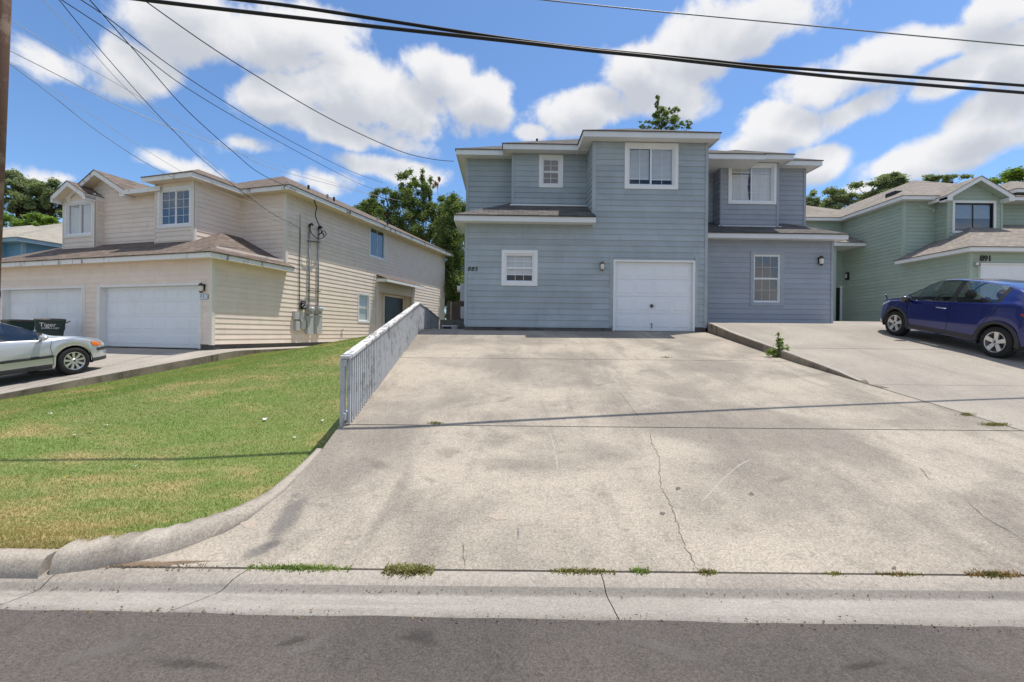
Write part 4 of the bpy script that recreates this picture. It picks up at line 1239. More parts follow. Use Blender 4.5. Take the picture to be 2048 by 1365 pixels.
MB().box(g2[1] + .01, g1[0] - .01, .012, .3, -.3, zs0 + .002).build('foundation', 'foundation', Q)
trim(Q, F0, -.09, .032, zs0 - .02, zE1 - FH + .02, 'cream_trim'); trim(Q, S0, -.03, .09, zs0 - .02, zE1 - FH + .02, 'cream_trim', .03)
trim(Q, F0, g1[0] - .1, g1[0] - .002, zs0, g1[3] + .05, 'cream_trim', .028, 'door_casing'); trim(Q, F0, g2[1] + .002, g2[1] + .11, zs0, g1[3] + .05, 'cream_trim', .028, 'door_casing')
trim(Q, F0, g1[1] + .002, g1[1] + .08, zs0, g1[3] + .05, 'cream_trim', .028, 'door_casing')
# side wall: lower storey from garage to back, upper storey from the main corner back
wS = L_.rectx(738, 455, 772, 519, 0); wT = L_.rectx(715, 587, 739, 646, 0)
oS = window(Q, S0, *wS, tw=.09, style='slider', cols=(1, 1), rows=1, gmat='window_glass_dark', label='white sliding window high on the side wall')
oT = window(Q, S0, *wT, tw=.08, style='hung', cols=(1,), rows=1, gmat='window_glass', label='narrow white window beside the side door', inner=1, content=('blind', 0, 1, .0, 1))
dr = L_.rectx(758, 590, 808, 690, 0)
dz1 = L_.lpx(780, 587, 0)[1]
dy0, dy1 = L_.lpx(757, 640, 0)[0], L_.lpx(822, 640, 0)[0]
oD = (dy0, dy1, -.2, dz1)
siding(Q, S0, .09, s2, zs0, zE1 + .2, CS, [], split=3.66)
ysp = 10.2
siding(Q, S0, s2, ysp, zs0, zE2 - FH + .02, CS, [oS, oT, oD], split=3.66)
siding(Q, S0, ysp, yend - .08, zs0, zE2 - FH + .02, CS, [oS, oT, oD], joined=True)
MB().box(-.2, -.012, .0, yend, -.4, zs0 + .002).build('foundation', 'foundation', Q)
trim(Q, S0, yend - .08, yend, zs0, zE2 - FH + .02, 'cream_trim'); trim(Q, S0, s2 - .03, s2 + .09, zE1 + .1, zE2 - FH + .02, 'cream_trim', .032)
MB().box(-.6, -.014, .15, s2 + .5, .3, zE1 + .3).build('wall', CS, Q)
# recessed side door with small awning
rec = MB()
RD = .42
rec.box(-RD, -.02, dy0 - .06, dy0, 0.02, dz1); rec.box(-RD, -.02, dy1, dy1 + .06, 0.02, dz1); rec.box(-RD - .06, -RD, dy0, dy1, 0.02, dz1); rec.box(-RD, -.02, dy0, dy1, dz1, dz1 + .05)
rec.build('porch', CS, Q)
da_, db_ = L_.lpx(767, 620, -RD)[0], L_.lpx(804, 620, -RD)[0]
dw = db_ - da_; dc = (da_ + db_) / 2
sd = MB().mbox(right(-RD), dc - dw / 2, dc + dw / 2, .3, dz1 - .14, .01, .05).build('side_door', 'door_black', Q)
t = MB()
for bx in ((dc - dw / 2 - .08, dc - dw / 2, .05, (dz1 - .04)), (dc + dw / 2, dc + dw / 2 + .08, .05, (dz1 - .04)), (dc - dw / 2, dc + dw / 2, (dz1 - .14), (dz1 - .04))): t.mbox(right(-RD), *bx, .0, .07)
t.build('door_frame', 'cream_trim', sd)
for i in range(2):
    for j in range(3):
        MB().mbox(right(-RD), dc - dw / 2 + .1 + i * dw * .46, dc - dw / 2 + .1 + i * dw * .46 + dw * .32, .25 + j * .62, .72 + j * .62, .05, .062).build('panel', 'door_black', sd)
aw0, aw1 = L_.lpx(752, 575, 0)[0], L_.lpx(831, 580, 0)[0]
za = L_.lpx(760, 560, .0)[1]
m = MB()
slab(m, [(.0, aw0, za + .25), (.62, aw0, za + .02), (.62, aw1, za + .02), (.0, aw1, za + .25)], .03)
aw = m.build('awning', 'shingle_brown', Q)
fascia(aw, (.62, aw0, za), (.62, aw1, za), 'white_trim', .14); fascia(aw, (.0, aw0, za + .02), (.60, aw0, za), 'white_trim', .15)
trim(Q, S0, dy0 - .25, dy0 - .02, zs0, za, CS, .05, 'porch_pilaster'); trim(Q, S0, dy1 + .02, dy1 + .2, zs0, za, CS, .05, 'porch_pilaster')
# upper storey front
zt = zE2 - FH + .02; zlo = zE1 + .1
siding(Q, front(s2), xb, -.09, zlo, zt, CS); trim(Q, front(s2), -.09, .03, zlo, zt, 'cream_trim')
siding(Q, right(xb), s1 + .05, s2, zlo, zt, CS)
trim(Q, right(xb), s1 - .03, s1 + .09, zlo, zt, 'cream_trim', .03); trim(Q, right(xb), s2 - .08, s2 - .002, zlo, zt, 'cream_trim', .025)
xw = L_.lp(311, 430, s1)[0]
oW = window(Q, front(s1), *L_.rect(317, 374, 384, 456, s1), tw=.10, style='slider', cols=(2, 2), rows=4, gmat='window_glass_dark', label='white sixteen pane window on the cream bay')
siding(Q, front(s1), xw + .05, xb - .09, zlo, zt, CS, [oW]); trim(Q, front(s1), xb - .09, xb + .03, zlo, zt, 'cream_trim'); trim(Q, front(s1), xw, xw + .05, zlo, zt, 'cream_trim')
s3 = s1 + .28
xd = L_.lp(208, 430, s3)[0]
zpk = L_.lp(188, 340, s3 - OV)[1]; xpk = L_.lp(188, 340, s3 - OV)[0]
ztb = zt
hb = max(1.2, L_.lp(248, 385, s3 - OV)[0] - xpk); zgb = L_.lp(248, 380, s3 - OV)[1]
def gl_(xc, half, z0, z1, a0, a1):
    def f(z):
        if z < z0: return (a0, a1)
        k = (z1 - z) / max(.01, (z1 - z0)) * half
        return (max(a0, xc - k), min(a1, xc + k))
    return f
pb = (zpk - zgb) / hb
siding(Q, front(s3), xpk - hb + .3, xw + .02, zlo, zpk - .25, CS, lim=lambda z: (xpk - hb + .3, xw + .02) if z < zt - .15 else (max(xpk - hb + .3, xpk - (zpk - .12 - z) / pb), min(xw + .02, xpk + (zpk - .12 - z) / pb)))
trim(Q, front(s3), xd - .02, xd + .07, zlo, zt, 'cream_trim', .028)
sd_ = L_.lpx(190, 430, xd)[0]
xdo = L_.lp(127, 430, sd_)[0]; xdm = xd
zs_pk = L_.lp(141, 361, sd_ - OV)[1]; xs_pk = (xdo + xdm) / 2
zs_e = L_.lp(103, 393, sd_ - OV)[1]; hs = xs_pk - L_.lp(101, 385, sd_ - OV)[0]
ps = (zs_pk - zs_e) / hs
oG = window(Q, front(sd_), *L_.rect(131, 402, 187, 474, sd_), tw=.09, style='slider', cols=(1, 1), rows=1, contents=[('blind', .0, .5, 0, 1), ('blind', .56, 1, .05, 1)], label='white sliding window with blinds under the small gable', inner=1)
siding(Q, front(sd_), xdo + .07, xdm - .07, zlo, zs_pk - .2, CS, [oG], lim=lambda z: (xdo + .07, xdm - .07) if z < zs_e - .1 else (max(xdo + .07, xs_pk - (zs_pk - .12 - z) / ps), min(xdm - .07, xs_pk + (zs_pk - .12 - z) / ps)))
trim(Q, front(sd_), xdo, xdo + .07, zlo, zs_e + .1, 'cream_trim'); trim(Q, front(sd_), xdm - .07, xdm + .03, zlo, zs_e + .1, 'cream_trim')
siding(Q, right(xdm), sd_ + .02, s3, zlo, zs_e + .05, CS); trim(Q, right(xdm), sd_ - .03, sd_ + .07, zlo, zs_e, 'cream_trim', .03)
MB().box(xdo + .003, xdo + .1, sd_ + .1, 9, zlo, zs_e).build('wall', CS, Q)
MB().box(xdo, -.2, yend - .1, yend - .001, 0, zE2 - .2).build('wall', CS, Q); MB().box(xl0, xl0 + .1, .1, 9, 0, zE1).build('wall', CS, Q)
# roofs
def cr(*a, **k): return hip_roof(Q, *a, 'shingle_brown', 'fascia_old', 'soffit_cream', **k)
mr = cr(xdo + .4, .52, s2 - OV, yend + OV, zE2, PITCH, sides='frb')
xbl = L_.lp(283, 372, s1 - OV)[0]
br_ = cr(xbl, xb + OV, s1 - OV, 9.0, zE2 + .001, PITCH, sides='fr', dz=.004)
gable_roof(Q, xpk, hb, s3 - OV, 7.5, zgb, pb, 'shingle_brown', 'fascia_old', 'soffit_cream')
gable_roof(Q, xs_pk, hs, sd_ - OV, s3 + 1.2, zs_e, ps, 'shingle_brown', 'fascia_old', 'soffit_cream', ret=.10)
fx0 = L_.lp(250, 382, s3 - OV)[0]
MB().box(xpk + hb - .1, xbl + .5, s3 - OV + .002, s3 - OV + .03, zgb - .17, zgb).build('fascia', 'fascia_old', mr)
MB().box(xpk + hb - .1, xbl + .5, s3 - OV + .03, s3, zgb - .15, zgb - .14).build('soffit', 'soffit_cream', mr)
k = s2 + OV + .1; m = MB(); z_ = zE1 + .012
slab(m, [(xl0 - .4, -OV - .03, z_), (OV + .03, -OV - .03, z_), (OV - k, s2 + .1, z_ + (k + .03) * PITCH), (xl0 - .4 + k, s2 + .1, z_ + (k + .03) * PITCH)])
slab(m, [(xl0 - .4, s2 + .1, z_), (xl0 - .4, -OV - .03, z_), (xl0 - .4 + k, s2 + .1, z_ + (k + .03) * PITCH)])
slab(m, [(OV + .03, -OV - .03, z_), (OV + .03, s2 + .02, z_), (OV - k, s2 + .02, z_ + (k + .03) * PITCH), (OV - k, s2 + .1, z_ + (k + .03) * PITCH)])
gr = m.build('roof', 'shingle_brown', Q)
fascia(gr, (xl0 - .4, -OV, zE1), (OV, -OV, zE1), 'fascia_old'); fascia(gr, (OV, -OV + .031, zE1), (OV, s2, zE1), 'fascia_old')
MB().box(xl0, OV - .031, -OV + .031, -.002, zE1 - FH + .021, zE1 - FH + .03).build('soffit', 'soffit_cream', gr)
MB().box(.002, OV - .031, -.001, s2, zE1 - FH + .022, zE1 - FH + .031).build('soffit', 'soffit_cream', gr)
MB().box(.0, OV, s2 - .0, s2 + .03, zE1 - FH, zE1 + .0).build('fascia', 'fascia_old', gr)
# fittings on the cream house
a, z = L_.lp(409, 577, 0); wall_lamp(Q, F0, a, z, 1.1)
a, z = L_.lp(3, 590, 0); wall_lamp(Q, F0, a - .05, z, 1.1)
a, z = L_.lp(410, 594, 0)
pl = MB().mbox(F0, a - .17, a + .17, z - .085, z + .085, .03, .042).build('number_plate', 'tile_blue', Q)
for i in range(3): MB().mbox(F0, a - .155 + i * .105, a - .055 + i * .105, z - .07, z + .07, .042, .048).build('number_tile', 'tile_white', pl)
for i, c in enumerate('881'):
    lettering('digit', c, .135, 'tile_blue', Matrix.Translation((a - .105 + i * .105, -.050, z)) @ Matrix.Rotation(R(90), 4, 'X'), pl, .002)
def sx(px, py, d=.06):
    y, z = L_.lpx(px, py, d); return (d, y, z)
for (px, top) in ((619, 455), (637, 460)):
    y0, z1 = L_.lpx(px, top, .07); zb_ = L_.lpx(px, 630, .07)[1]
    MB().tube([(.075, y0, zb_), (.075, y0, z1)], .033, 8).build('conduit', 'pipe_grey', Q, True)
    mh = MB().tube([(.075, y0, z1), (.09, y0, z1 + .1), (.16, y0 + .02, z1 + .14), (.22, y0 + .03, z1 + .08)], [.04, .05, .05, .035], 8).build('weatherhead', 'black_metal', Q, True)
    zm = L_.lpx(px, 620, .07)[1]
    mb = MB().box(.03, .20, y0 - .14, y0 + .14, zm - .20, zm + .16).build('electric_meter', 'grey_metal', Q)
    MB().lathe((.20, y0 + .0, zm + .02), (1, 0, 0), [(.10, 0), (.105, .02), (.09, .10), (.07, .12), (.0, .125)], 14).build('meter_dial', 'meter_glass', mb, True)
    MB().box(.03, .17, y0 - .16, y0 + .16, zm - 1.02, zm - .24).build('breaker_box', 'grey_box', Q)
for py in (482, 581):
    pa, pb_ = sx(615, py, .10), sx(641, py + 3, .10)
    MB().bar(pa, pb_, .03, .03).build('conduit_strap', 'black_metal', Q)
y0, z0 = L_.lpx(600, 455, .05); zb_ = L_.lpx(600, 640, .05)[1]
MB().tube([(.06, y0, L_.lpx(600, 428, .05)[1]), (.06, y0, z0)], .012, 5).build('service_mast', 'pipe_grey', Q)
MB().tube([(.055, y0 + .01 * math.sin(i), z0 + (zb_ - z0) * i / 12) for i in range(13)], .016, 5).build('service_cable', 'cable_black', Q)
for (px, py, w, hh_, mt_) in ((592, 631, .16, .16, 'grey_box'), (601, 634, .12, .12, 'grey_metal'), (594, 652, .15, .19, 'grey_box'), (605, 650, .17, .17, 'grey_metal'), (606, 611, .12, .17, 'black_metal')):
    y, z = L_.lpx(px, py, .08)
    b = MB().box(.025, .14, y - w * .75, y + w * .75, z - hh_, z + hh_).build('telecom_box', mt_, Q)
y, z = L_.lpx(606, 611, .15)
MB().tube([(.16, y - .08, z + .1), (.2, y + .05, z + .12), (.19, y + .1, z - .02), (.2, y, z - .1), (.18, y - .1, z - .02), (.2, y + .02, z + .06)], .007, 5).build('loose_wires', 'cable_grey', Q)
pts = [sx(637, 470, .1), sx(645, 466, .3), sx(648, 473, .35), sx(640, 455, .25), sx(631, 432, .2), sx(633, 415, .3), sx(628, 402, .42)]
MB().tube(catmull(pts, 5), .022, 6).build('service_loop', 'cable_black', Q, True)
pts = [sx(619, 456, .2), sx(625, 470, .3), sx(640, 478, .3), sx(652, 470, .3), sx(648, 462, .3), sx(642, 466, .2)]
MB().tube(catmull(pts, 5), .018, 6).build('service_loop', 'cable_black', Q, True)
for (px, py, xx, big) in ((655, 392, -.6, 1), (668, 395, -1.0, 0), (755, 437, -.4, 1), (775, 450, -.35, 0), (617, 372, -1.6, 0)):
    y, z = L_.lpx(px, py, xx); zr = zE2 + (OV - xx) * PITCH
    MB().tube([(xx, y, zr - .05), (xx, y, zr + .28)], .05, 8).build('roof_vent', 'vent_metal' if big else 'vent_dark', mr)
# hose bib pipe
y, z = L_.lpx(684, 660, .05)
MB().tube([(.05, y, z - .35), (.05, y, z), (.14, y, z + .03)], .014, 6).build('hose_tap', 'brass_old', Q)

# ================================================================== green house on the right
GX, GY = 18.8, 18.5
Gn = House('green_house', 'sage green two storey house with front gable, numbered 891', GX, GY, 2.3, 0.0)
W = Gn.e; GS = 'green_siding'
zG1 = Gn.lp(1990, 494, -OV)[1]; F0 = front(0); SL = left(0)
t2 = Gn.lpx(1807, 450, 0)[0]; zG2 = Gn.lpx(1750, 411, -OV)[1]
yE_ = Gn.lpx(1684, 480, 0)[0]
xj = Gn.lp(1871, 430, t2)[0]; t1 = Gn.lpx(1895, 430, xj)[0]
zgb_ = -.05
gdl = Gn.lp(1959, 560, 0)[0]; gdt = Gn.lp(2000, 527, 0)[1]
d3, o3 = garage_door(W, F0, gdl, gdl + 4.9, .02, gdt, 4, 8, .06, 'white_trim', .05); d3['label'] = 'white garage door of the green house'
siding(W, F0, .1, 8.5, zgb_, zG1 - FH + .02, GS, [o3], split=5); trim(W, F0, -.036, .1, zgb_, zG1 - FH + .02, 'green_trim')
trim(W, F0, gdl - .11, gdl - .002, zgb_, gdt + .02, 'green_trim', .028, 'door_casing')
siding(W, SL, .0, t2, zgb_, zG1 + .2, GS, split=3.66)
op_ = (Gn.lpx(1678, 560, 0)[0], 30, zgb_, 2.7)
siding(W, SL, t2, yE_, zgb_, zG2 - FH + .02, GS, split=3.66)
trim(W, SL, -.03, .09, zgb_, zG1 - FH + .02, 'green_trim', .03); trim(W, SL, t2 - .03, t2 + .09, zG1, zG2 - FH + .02, 'green_trim', .03)
siding(W, front(t2), .09, xj, zG1 + .2, zG2 - FH + .02, GS); trim(W, front(t2), -.036, .09, zG1 + .2, zG2 - FH + .02, 'green_trim')
siding(W, left(xj), t1 + .06, t2, zG1 + .2, zG2 - FH + .02, GS); trim(W, left(xj), t1 - .03, t1 + .06, zG1 + .2, zG2 - FH + .02, 'green_trim', .028)
# wing behind the entrance (set back, facing the street)
siding(W, front(yE_), -3.2, -.02, zgb_, zG2 - FH + .02, GS, joined=True)
MB().box(-3.2, -3.1, yE_ + .1, yE_ + 8, zgb_, zG2 - .15).build('wall', GS, W)
xk1 = Gn.lp(2003, 430, t1)[0]
xgp, zgp = Gn.lp(1963, 352, t1 - OV); zge = Gn.lp(2030, 392, t1 - OV)[1]; hg = Gn.lp(2030, 392, t1 - OV)[0] - xgp; pg = (zgp - zge) / hg
oH = window(W, front(t1), *Gn.rect(1904, 402, 1991, 467, t1), tw=.11, style='slider', cols=(1, 1), rows=1, fmat='black_frame', gmat='window_glass_dark', label='black framed sliding window with white trim under the gable', inner=1, content=('blind', .02, .98, .48, 1.0))
siding(W, front(t1), xj + .06, xk1 - .06, zG1 + .2, zgp - .25, GS, [oH], lim=lambda z: (xj + .06, xk1 - .06) if z < zge - .1 else (max(xj + .06, xgp - (zgp - .15 - z) / pg), min(xk1 - .06, xgp + (zgp - .15 - z) / pg)))
trim(W, front(t1), xj - .036, xj + .06, zG1 + .2, zge + .1, 'green_trim'); trim(W, front(t1), xk1 - .06, xk1 + .03, zG1 + .2, zge + .1, 'green_trim')
siding(W, front(t2 + .3), xk1, 9, zG1 + .2, zG2 - FH + .02, GS)
MB().box(xk1 - .1, xk1 - .004, t1 + .1, t2 + .4, zG1 + .2, zG2 - .1).build('wall', GS, W)
def gr_(*a, **k): return hip_roof(W, *a, 'shingle_tan', 'white_trim', 'soffit', **k)
gm = gr_(-OV, 9.6, t2 - OV, yE_ + 10, zG2, PITCH, sides='fl')
gr_(-3.2 - OV, 3, yE_ - OV, yE_ + 9, zG2 + .001, PITCH, sides='fl', dz=.004)
gable_roof(W, xgp, hg, t1 - OV, t2 + 3.6, zge, pg, 'shingle_tan', 'white_trim', 'green_trim')
xo = Gn.lp(2010, 370, t1 + .6)
hip_roof(W, xo[0] + .35, xo[0] + 5, t1 + .4, t2 + 6, zG2 + .45, PITCH, 'shingle_tan', 'white_trim', 'soffit', sides='fl', dz=.004)
m = MB(); k = t2 + .1 + OV; z_ = zG1 + .012
slab(m, [(-OV - .03, -OV - .03, z_), (9, -OV - .03, z_), (9, t2 + .1, z_ + (k + .03) * PITCH), (-OV + k, t2 + .1, z_ + (k + .03) * PITCH)])
slab(m, [(-OV - .03, t2 + .02, z_), (-OV - .03, -OV - .03, z_), (-OV + k, t2 + .1, z_ + (k + .03) * PITCH), (-OV + k - .05, t2 + .02, z_ + (k + .03) * PITCH - .02)])
lr = m.build('roof', 'shingle_tan', W)
fascia(lr, (-OV, -OV, zG1), (9, -OV, zG1), 'white_trim'); fascia(lr, (-OV, t2, zG1), (-OV, -OV + .031, zG1), 'white_trim')
MB().box(-OV + .031, 9, -OV + .031, -.002, zG1 - FH + .021, zG1 - FH + .03).build('soffit', 'soffit', lr)
MB().box(-OV + .031, -.002, -.001, t2, zG1 - FH + .022, zG1 - FH + .031).build('soffit', 'soffit', lr)
# entrance porch against the side wall
py0 = Gn.lpx(1733, 497, 0)[0]
pe = Gn.lp(1665, 480, py0)
zp = Gn.lpx(1733, 485, 0)[1]
m = MB(); wq = 2.3
slab(m, [(-wq, py0, zp), (-.02, py0, zp), (-.02, py0 + 1.2, zp + .55), (-wq + .6, py0 + 1.2, zp + .55)], .03)
slab(m, [(-wq, py0 + 2.4, zp), (-wq, py0, zp), (-wq + .6, py0 + 1.2, zp + .55)], .03)
po = m.build('porch_roof', 'shingle_tan', W)
fascia(po, (-wq, py0 + .02, zp - .012), (-.02, py0 + .02, zp - .012), 'white_trim', .18)
MB().box(-wq + .02, -.02, py0 + .06, py0 + 2.3, zp - .17, zp - .16).build('soffit', 'soffit', po)
xq = Gn.lp(1669, 560, py0 + .3)[0]
MB().box(xq - .12, xq + .05, py0 + .25, py0 + .4, -.1, zp - .17).build('porch_post', 'green_trim', W)
xd0 = Gn.lp(1676, 600, yE_ - .3)[0]
gd_ = MB().box(xd0 - .55, xd0 + .28, yE_ - .06, yE_ - .025, .05, 2.1).build('entry_door', 'door_black', W)
MB().box(xd0 + .28, xd0 + .40, yE_ - .08, yE_ - .02, .0, 2.2).build('door_frame', 'white_trim', gd_)
y, z = Gn.lpx(1697, 553, 0); bl = MB().mbox(SL, y - .09, y + .09, z - .20, z + .20, .02, .13).build('wall_lamp', 'black_metal', W)
MB().mbox(SL, y - .05, y + .05, z - .10, z + .12, .13, .14).build('lamp_glass', 'lamp_glass', bl)
a, z = Gn.lp(1970, 518, 0)
lettering('house_number', '891', .34, 'number_black', Matrix.Translation((a, -.04, z)) @ Matrix.Rotation(R(90), 4, 'X'), W, .012, .95)
a, z = Gn.lp(1951, 530, 0)
fl = MB().lathe((a, -.12, z), (-.9, -.5, .1), [(.0, -.10), (.04, -.10), (.075, .09), (.075, .11), (.0, .10)], 10).build('flood_lamp', 'black_metal', W, True)
MB().lathe((a - .10, -.175, z + .01), (-.9, -.5, .1), [(.065, .0), (.0, .012)], 10).build('lamp_glass', 'lamp_glass', fl, True)
MB().tube([(a + .12, -.02, z + .02), (a + .1, -.1, z + .02), (a + .02, -.12, z)], .02, 6).build('lamp_arm', 'black_metal', fl)
pts = [Gn.lp(px, py, t2 - .1) for px, py in ((1826, 402), (1840, 413), (1864, 422), (1880, 423), (1895, 421))]
sw_ = MB().tube(catmull([(p[0], t2 - .1 - .3 * i / 4, p[1]) for i, p in enumerate(pts)], 4), .006, 4).build('string_lights', 'cable_grey', W)
for p in pts[1:]: MB().lathe((p[0], t2 - .18, p[1] - .05), (0, 0, 1), [(.0, -.03), (.03, 0), (.0, .04)], 6).build('bulb', 'lamp_glass', sw_, True)
# roof vents of the green house
for px, py in ((1788, 366), (1636, 409)):
    y = Gn.lpx(px, py, 1.0)[0]
    MB().box(.8, 1.2, y - .3, y + .3, zG2 + 1.2 * PITCH, zG2 + 1.4 * PITCH + .14).build('roof_vent', 'vent_dark', gm)

# ================================================================== sky-blue house far left
Nb = House('distant_blue_house', 'bright blue house with pale roof behind the cream house, far left', -26.0, 22.0, .8, R(-16))
Z = Nb.e
yb0 = 0.0
zq = Nb.lp(60, 478, 0)[1]
xq0 = Nb.lp(46, 500, 0)[0]
siding(Z, front(0), -9, xq0, 0, zq - .1, 'sky_siding', joined=True)
siding(Z, right(xq0), 0, 10, 0, zq - .1, 'sky_siding', joined=True)
siding(Z, front(-.6), -9, xq0 - 1.2, 0, zq - .1, 'sky_siding', joined=True)
siding(Z, right(xq0 - 1.2), -.6, 0, 0, zq - .1, 'sky_siding', joined=True)
trim(Z, front(0), xq0 - .1, xq0 + .03, 0, zq - .1, 'fascia_sky'); trim(Z, right(xq0), -.03, .1, 0, zq - .1, 'fascia_sky')
hip_roof(Z, -10, xq0 + OV, -OV, 11, zq, .42, 'shingle_pale', 'fascia_sky', 'fascia_sky', sides='fr')
hip_roof(Z, -9.5, xq0 - 1.2 + OV, -.6 - OV, 6, zq + .001, .42, 'shingle_pale', 'fascia_sky', 'fascia_sky', sides='fr', dz=.004)
# ================================================================== cars
def wheel(parent, x, y, r, w, side, spokes, style):
    """part wheel (tyre) > rim, hub"""
    ax = (0, side, 0)
    t = MB().lathe((x, y, r), ax, [(r * .60, -w / 2), (r * .80, -w / 2), (r * .95, -w * .46), (r, -w * .36), (r, w * .36), (r * .965, w * .44), (r * .88, w * .5), (r * .76, w * .515), (r * .66, w * .47), (r * .655, w * .36)], 40)
    o = t.build('wheel', 'rubber', parent, True)
    rr = r * .665
    m = MB().lathe((x, y, r), ax, [(rr, w * .46), (rr * .985, w * .49), (rr * .92, w * .47), (rr * .90, w * .28), (rr * .88, -w * .1)], 40)
    for k in range(spokes):
        a = 2 * math.pi * (k + .25) / spokes
        def pt(rad, off, h): return (x + rad * math.cos(a) - off * math.sin(a), y + side * h, r + rad * math.sin(a) + off * math.cos(a))
        i0, i1 = rr * .16, rr * .94
        w0, w1 = (rr * .16, rr * .21) if style == 'five' else (rr * .09, rr * .135)
        h0, h1 = w * .40, w * .46
        top = [pt(i0, -w0, h0), pt(i1, -w1, h1), pt(i1, w1, h1), pt(i0, w0, h0)]
        bot = [pt(i0, -w0, h0 - .03), pt(i1, -w1, h1 - .035), pt(i1, w1, h1 - .035), pt(i0, w0, h0 - .03)]
        m.hexa(bot + top)
        if style == 'five':
            pass
    m.build('rim', 'alloy', o)
    MB().lathe((x, y, r), ax, [(rr * .26, w * .36), (rr * .25, w * .42), (rr * .13, w * .45), (.0, w * .45)], 20).build('hub', 'alloy', o, True)
    MB().lathe((x, y, r), ax, [(rr * .10, w * .452), (rr * .09, w * .462), (.0, w * .462)], 14).build('hub_cap', 'plastic_black', o, True)
    MB().lathe((x, y, r), ax, [(rr * .88, w * .1), (rr * .5, w * .12), (.0, w * .12)], 30).build('brake_disc', 'rotor', o)
    return o

def car(name, label, loc, rz, pitch, S):
    """S: dict of the side profile. local x forward, y left, z up, origin on the ground between the axles"""
    root = thing(name, label, 'car', loc)
    root.rotation_euler = Matrix.Rotation(rz, 4, 'Z').to_3x3().to_4x4().to_euler()
    root.rotation_euler = (Matrix.Rotation(rz, 3, 'Z') @ Matrix.Rotation(-pitch, 3, 'Y')).to_euler()
    I = lambda key: (lambda x, k=np.array(S[key]): float(np.interp(x, k[:, 0], k[:, 1])))
    sm = lambda f, d=.06: (lambda x: (f(x - d) + 2 * f(x) + f(x + d)) / 4)
    top, belt, W, Wr, bot = sm(I('top'), .05), sm(I('belt')), sm(I('width')), sm(I('roofw')), I('bottom')
    xf, xr = S['xf'], S['xr']; R_ = S['arch']; ra = S['wheel_r']
    base = set(np.round(np.linspace(S['x0'], S['x1'], 70), 4))
    for c in (xf, xr):
        for a in np.linspace(0, math.pi, 17): base.add(round(c + R_ * math.cos(a), 4))
        base.add(round(c + R_ + .012, 4)); base.add(round(c - R_ - .012, 4))
    for v in S['cuts']: base.add(round(v, 4))
    xs = sorted(base); xs = [x for i, x in enumerate(xs) if i == 0 or x - xs[i - 1] > .006 or x in S['cuts']]
    def section(x):
        z0 = bot(x)
        for c in (xf, xr):
            if abs(x - c) < R_: z0 = max(z0, ra * .98 + math.sqrt(R_ * R_ - (x - c) ** 2))
        w, b, t, wr = W(x), belt(x), top(x), Wr(x)
        e = max(0.0, min(1.0, (min(x - S['x0'], S['x1'] - x)) / .5))           # plan rounding at the ends
        b = min(b, t)
        pts = []
        for (k, ww) in ((0, -.035), (.10, -.018), (.28, -.004), (.45, .0), (.62, -.006), (.78, -.014), (.90, -.022), (1.0, -.04)):
            z = z0 + (b - z0) * k
            # body-side tuck: lower sill in, shoulder slightly in
            pts.append((w + ww, z))
        gh = t - b
        we = min(wr, w - .05) if gh > .05 else w - .05
        kk = min(1, gh / .35)
        wtop = (w - .06) * (1 - kk) + min(wr, w - .06) * kk
        for (k, q) in ((.04, 0), (.30, .22), (.60, .55), (.86, .90), (.955, 1.0)):
            pts.append((w - .055 + (wtop - (w - .055)) * q, b + gh * k))
        for (k, q) in ((.985, .93), (.997, .75), (1.0, .45), (1.0, .0)):
            pts.append((wtop * q, b + gh * k + .012 * (1 - q)))
        return pts
    secs = [section(x) for x in xs]
    n = len(secs[0])
    groups = {}
    def cls(i, j):
        xm = (xs[i] + xs[i + 1]) / 2
        if 8 <= j <= 11:
            for (nm, a, b, mat) in S['side_glass']:
                if a < xm < b: return nm, mat
        if S['wind'][0] < xm < S['wind'][1] and j >= 13: return 'windscreen', S['glass']
        if S['rearw'][0] < xm < S['rearw'][1] and j >= 13: return 'rear_window', S['glass']
        if 8 <= j <= 11 and S['pillar'][0] < xm < S['pillar'][1]: return ('pillar', 'plastic_black', 0 if xm > .3 else 1 if xm > -.6 else 2)
        return 'body', S['paint']
    for sgn in (1, -1):
        for i in range(len(xs) - 1):
            for j in range(n - 1):
                key = cls(i, j)
                g_ = groups.setdefault(key if key[0] in ('body', 'windscreen', 'rear_window') else key + (sgn,), MB())
                q = [(xs[i], sgn * secs[i][j][0], secs[i][j][1]), (xs[i + 1], sgn * secs[i + 1][j][0], secs[i + 1][j][1]), (xs[i + 1], sgn * secs[i + 1][j + 1][0], secs[i + 1][j + 1][1]), (xs[i], sgn * secs[i][j + 1][0], secs[i][j + 1][1])]
                g_.face(q if sgn < 0 else q[::-1])
    for i in (0, len(xs) - 1):
        p = [(xs[i], secs[i][j][0], secs[i][j][1]) for j in range(n)] + [(xs[i], -secs[i][j][0], secs[i][j][1]) for j in reversed(range(n - 1))]
        groups[('body', S['paint'])].face(p)
    body = None
    for key, g_ in groups.items():
        o = g_.build(key[0], key[1], root, True, fix=True)
        if key[0] == 'body': body = o
    # dark tub: underbody, wheel wells, cabin floor
    u = MB()
    zb = S['sill'] + .02
    w_ = W(0) - .10
    u.box(xr + R_ + .02, xf - R_ - .02, -w_, w_, zb, zb + .03); u.box(S['x0'] + .25, xr - R_, -w_ + .1, w_ - .1, zb + .06, zb + .1); u.box(xf + R_, S['x1'] - .2, -w_ + .1, w_ - .1, zb + .02, zb + .05)
    u.box(S['x0'] + .25, S['x1'] - .25, -w_ + .18, w_ - .18, zb + .08, S['floor'])
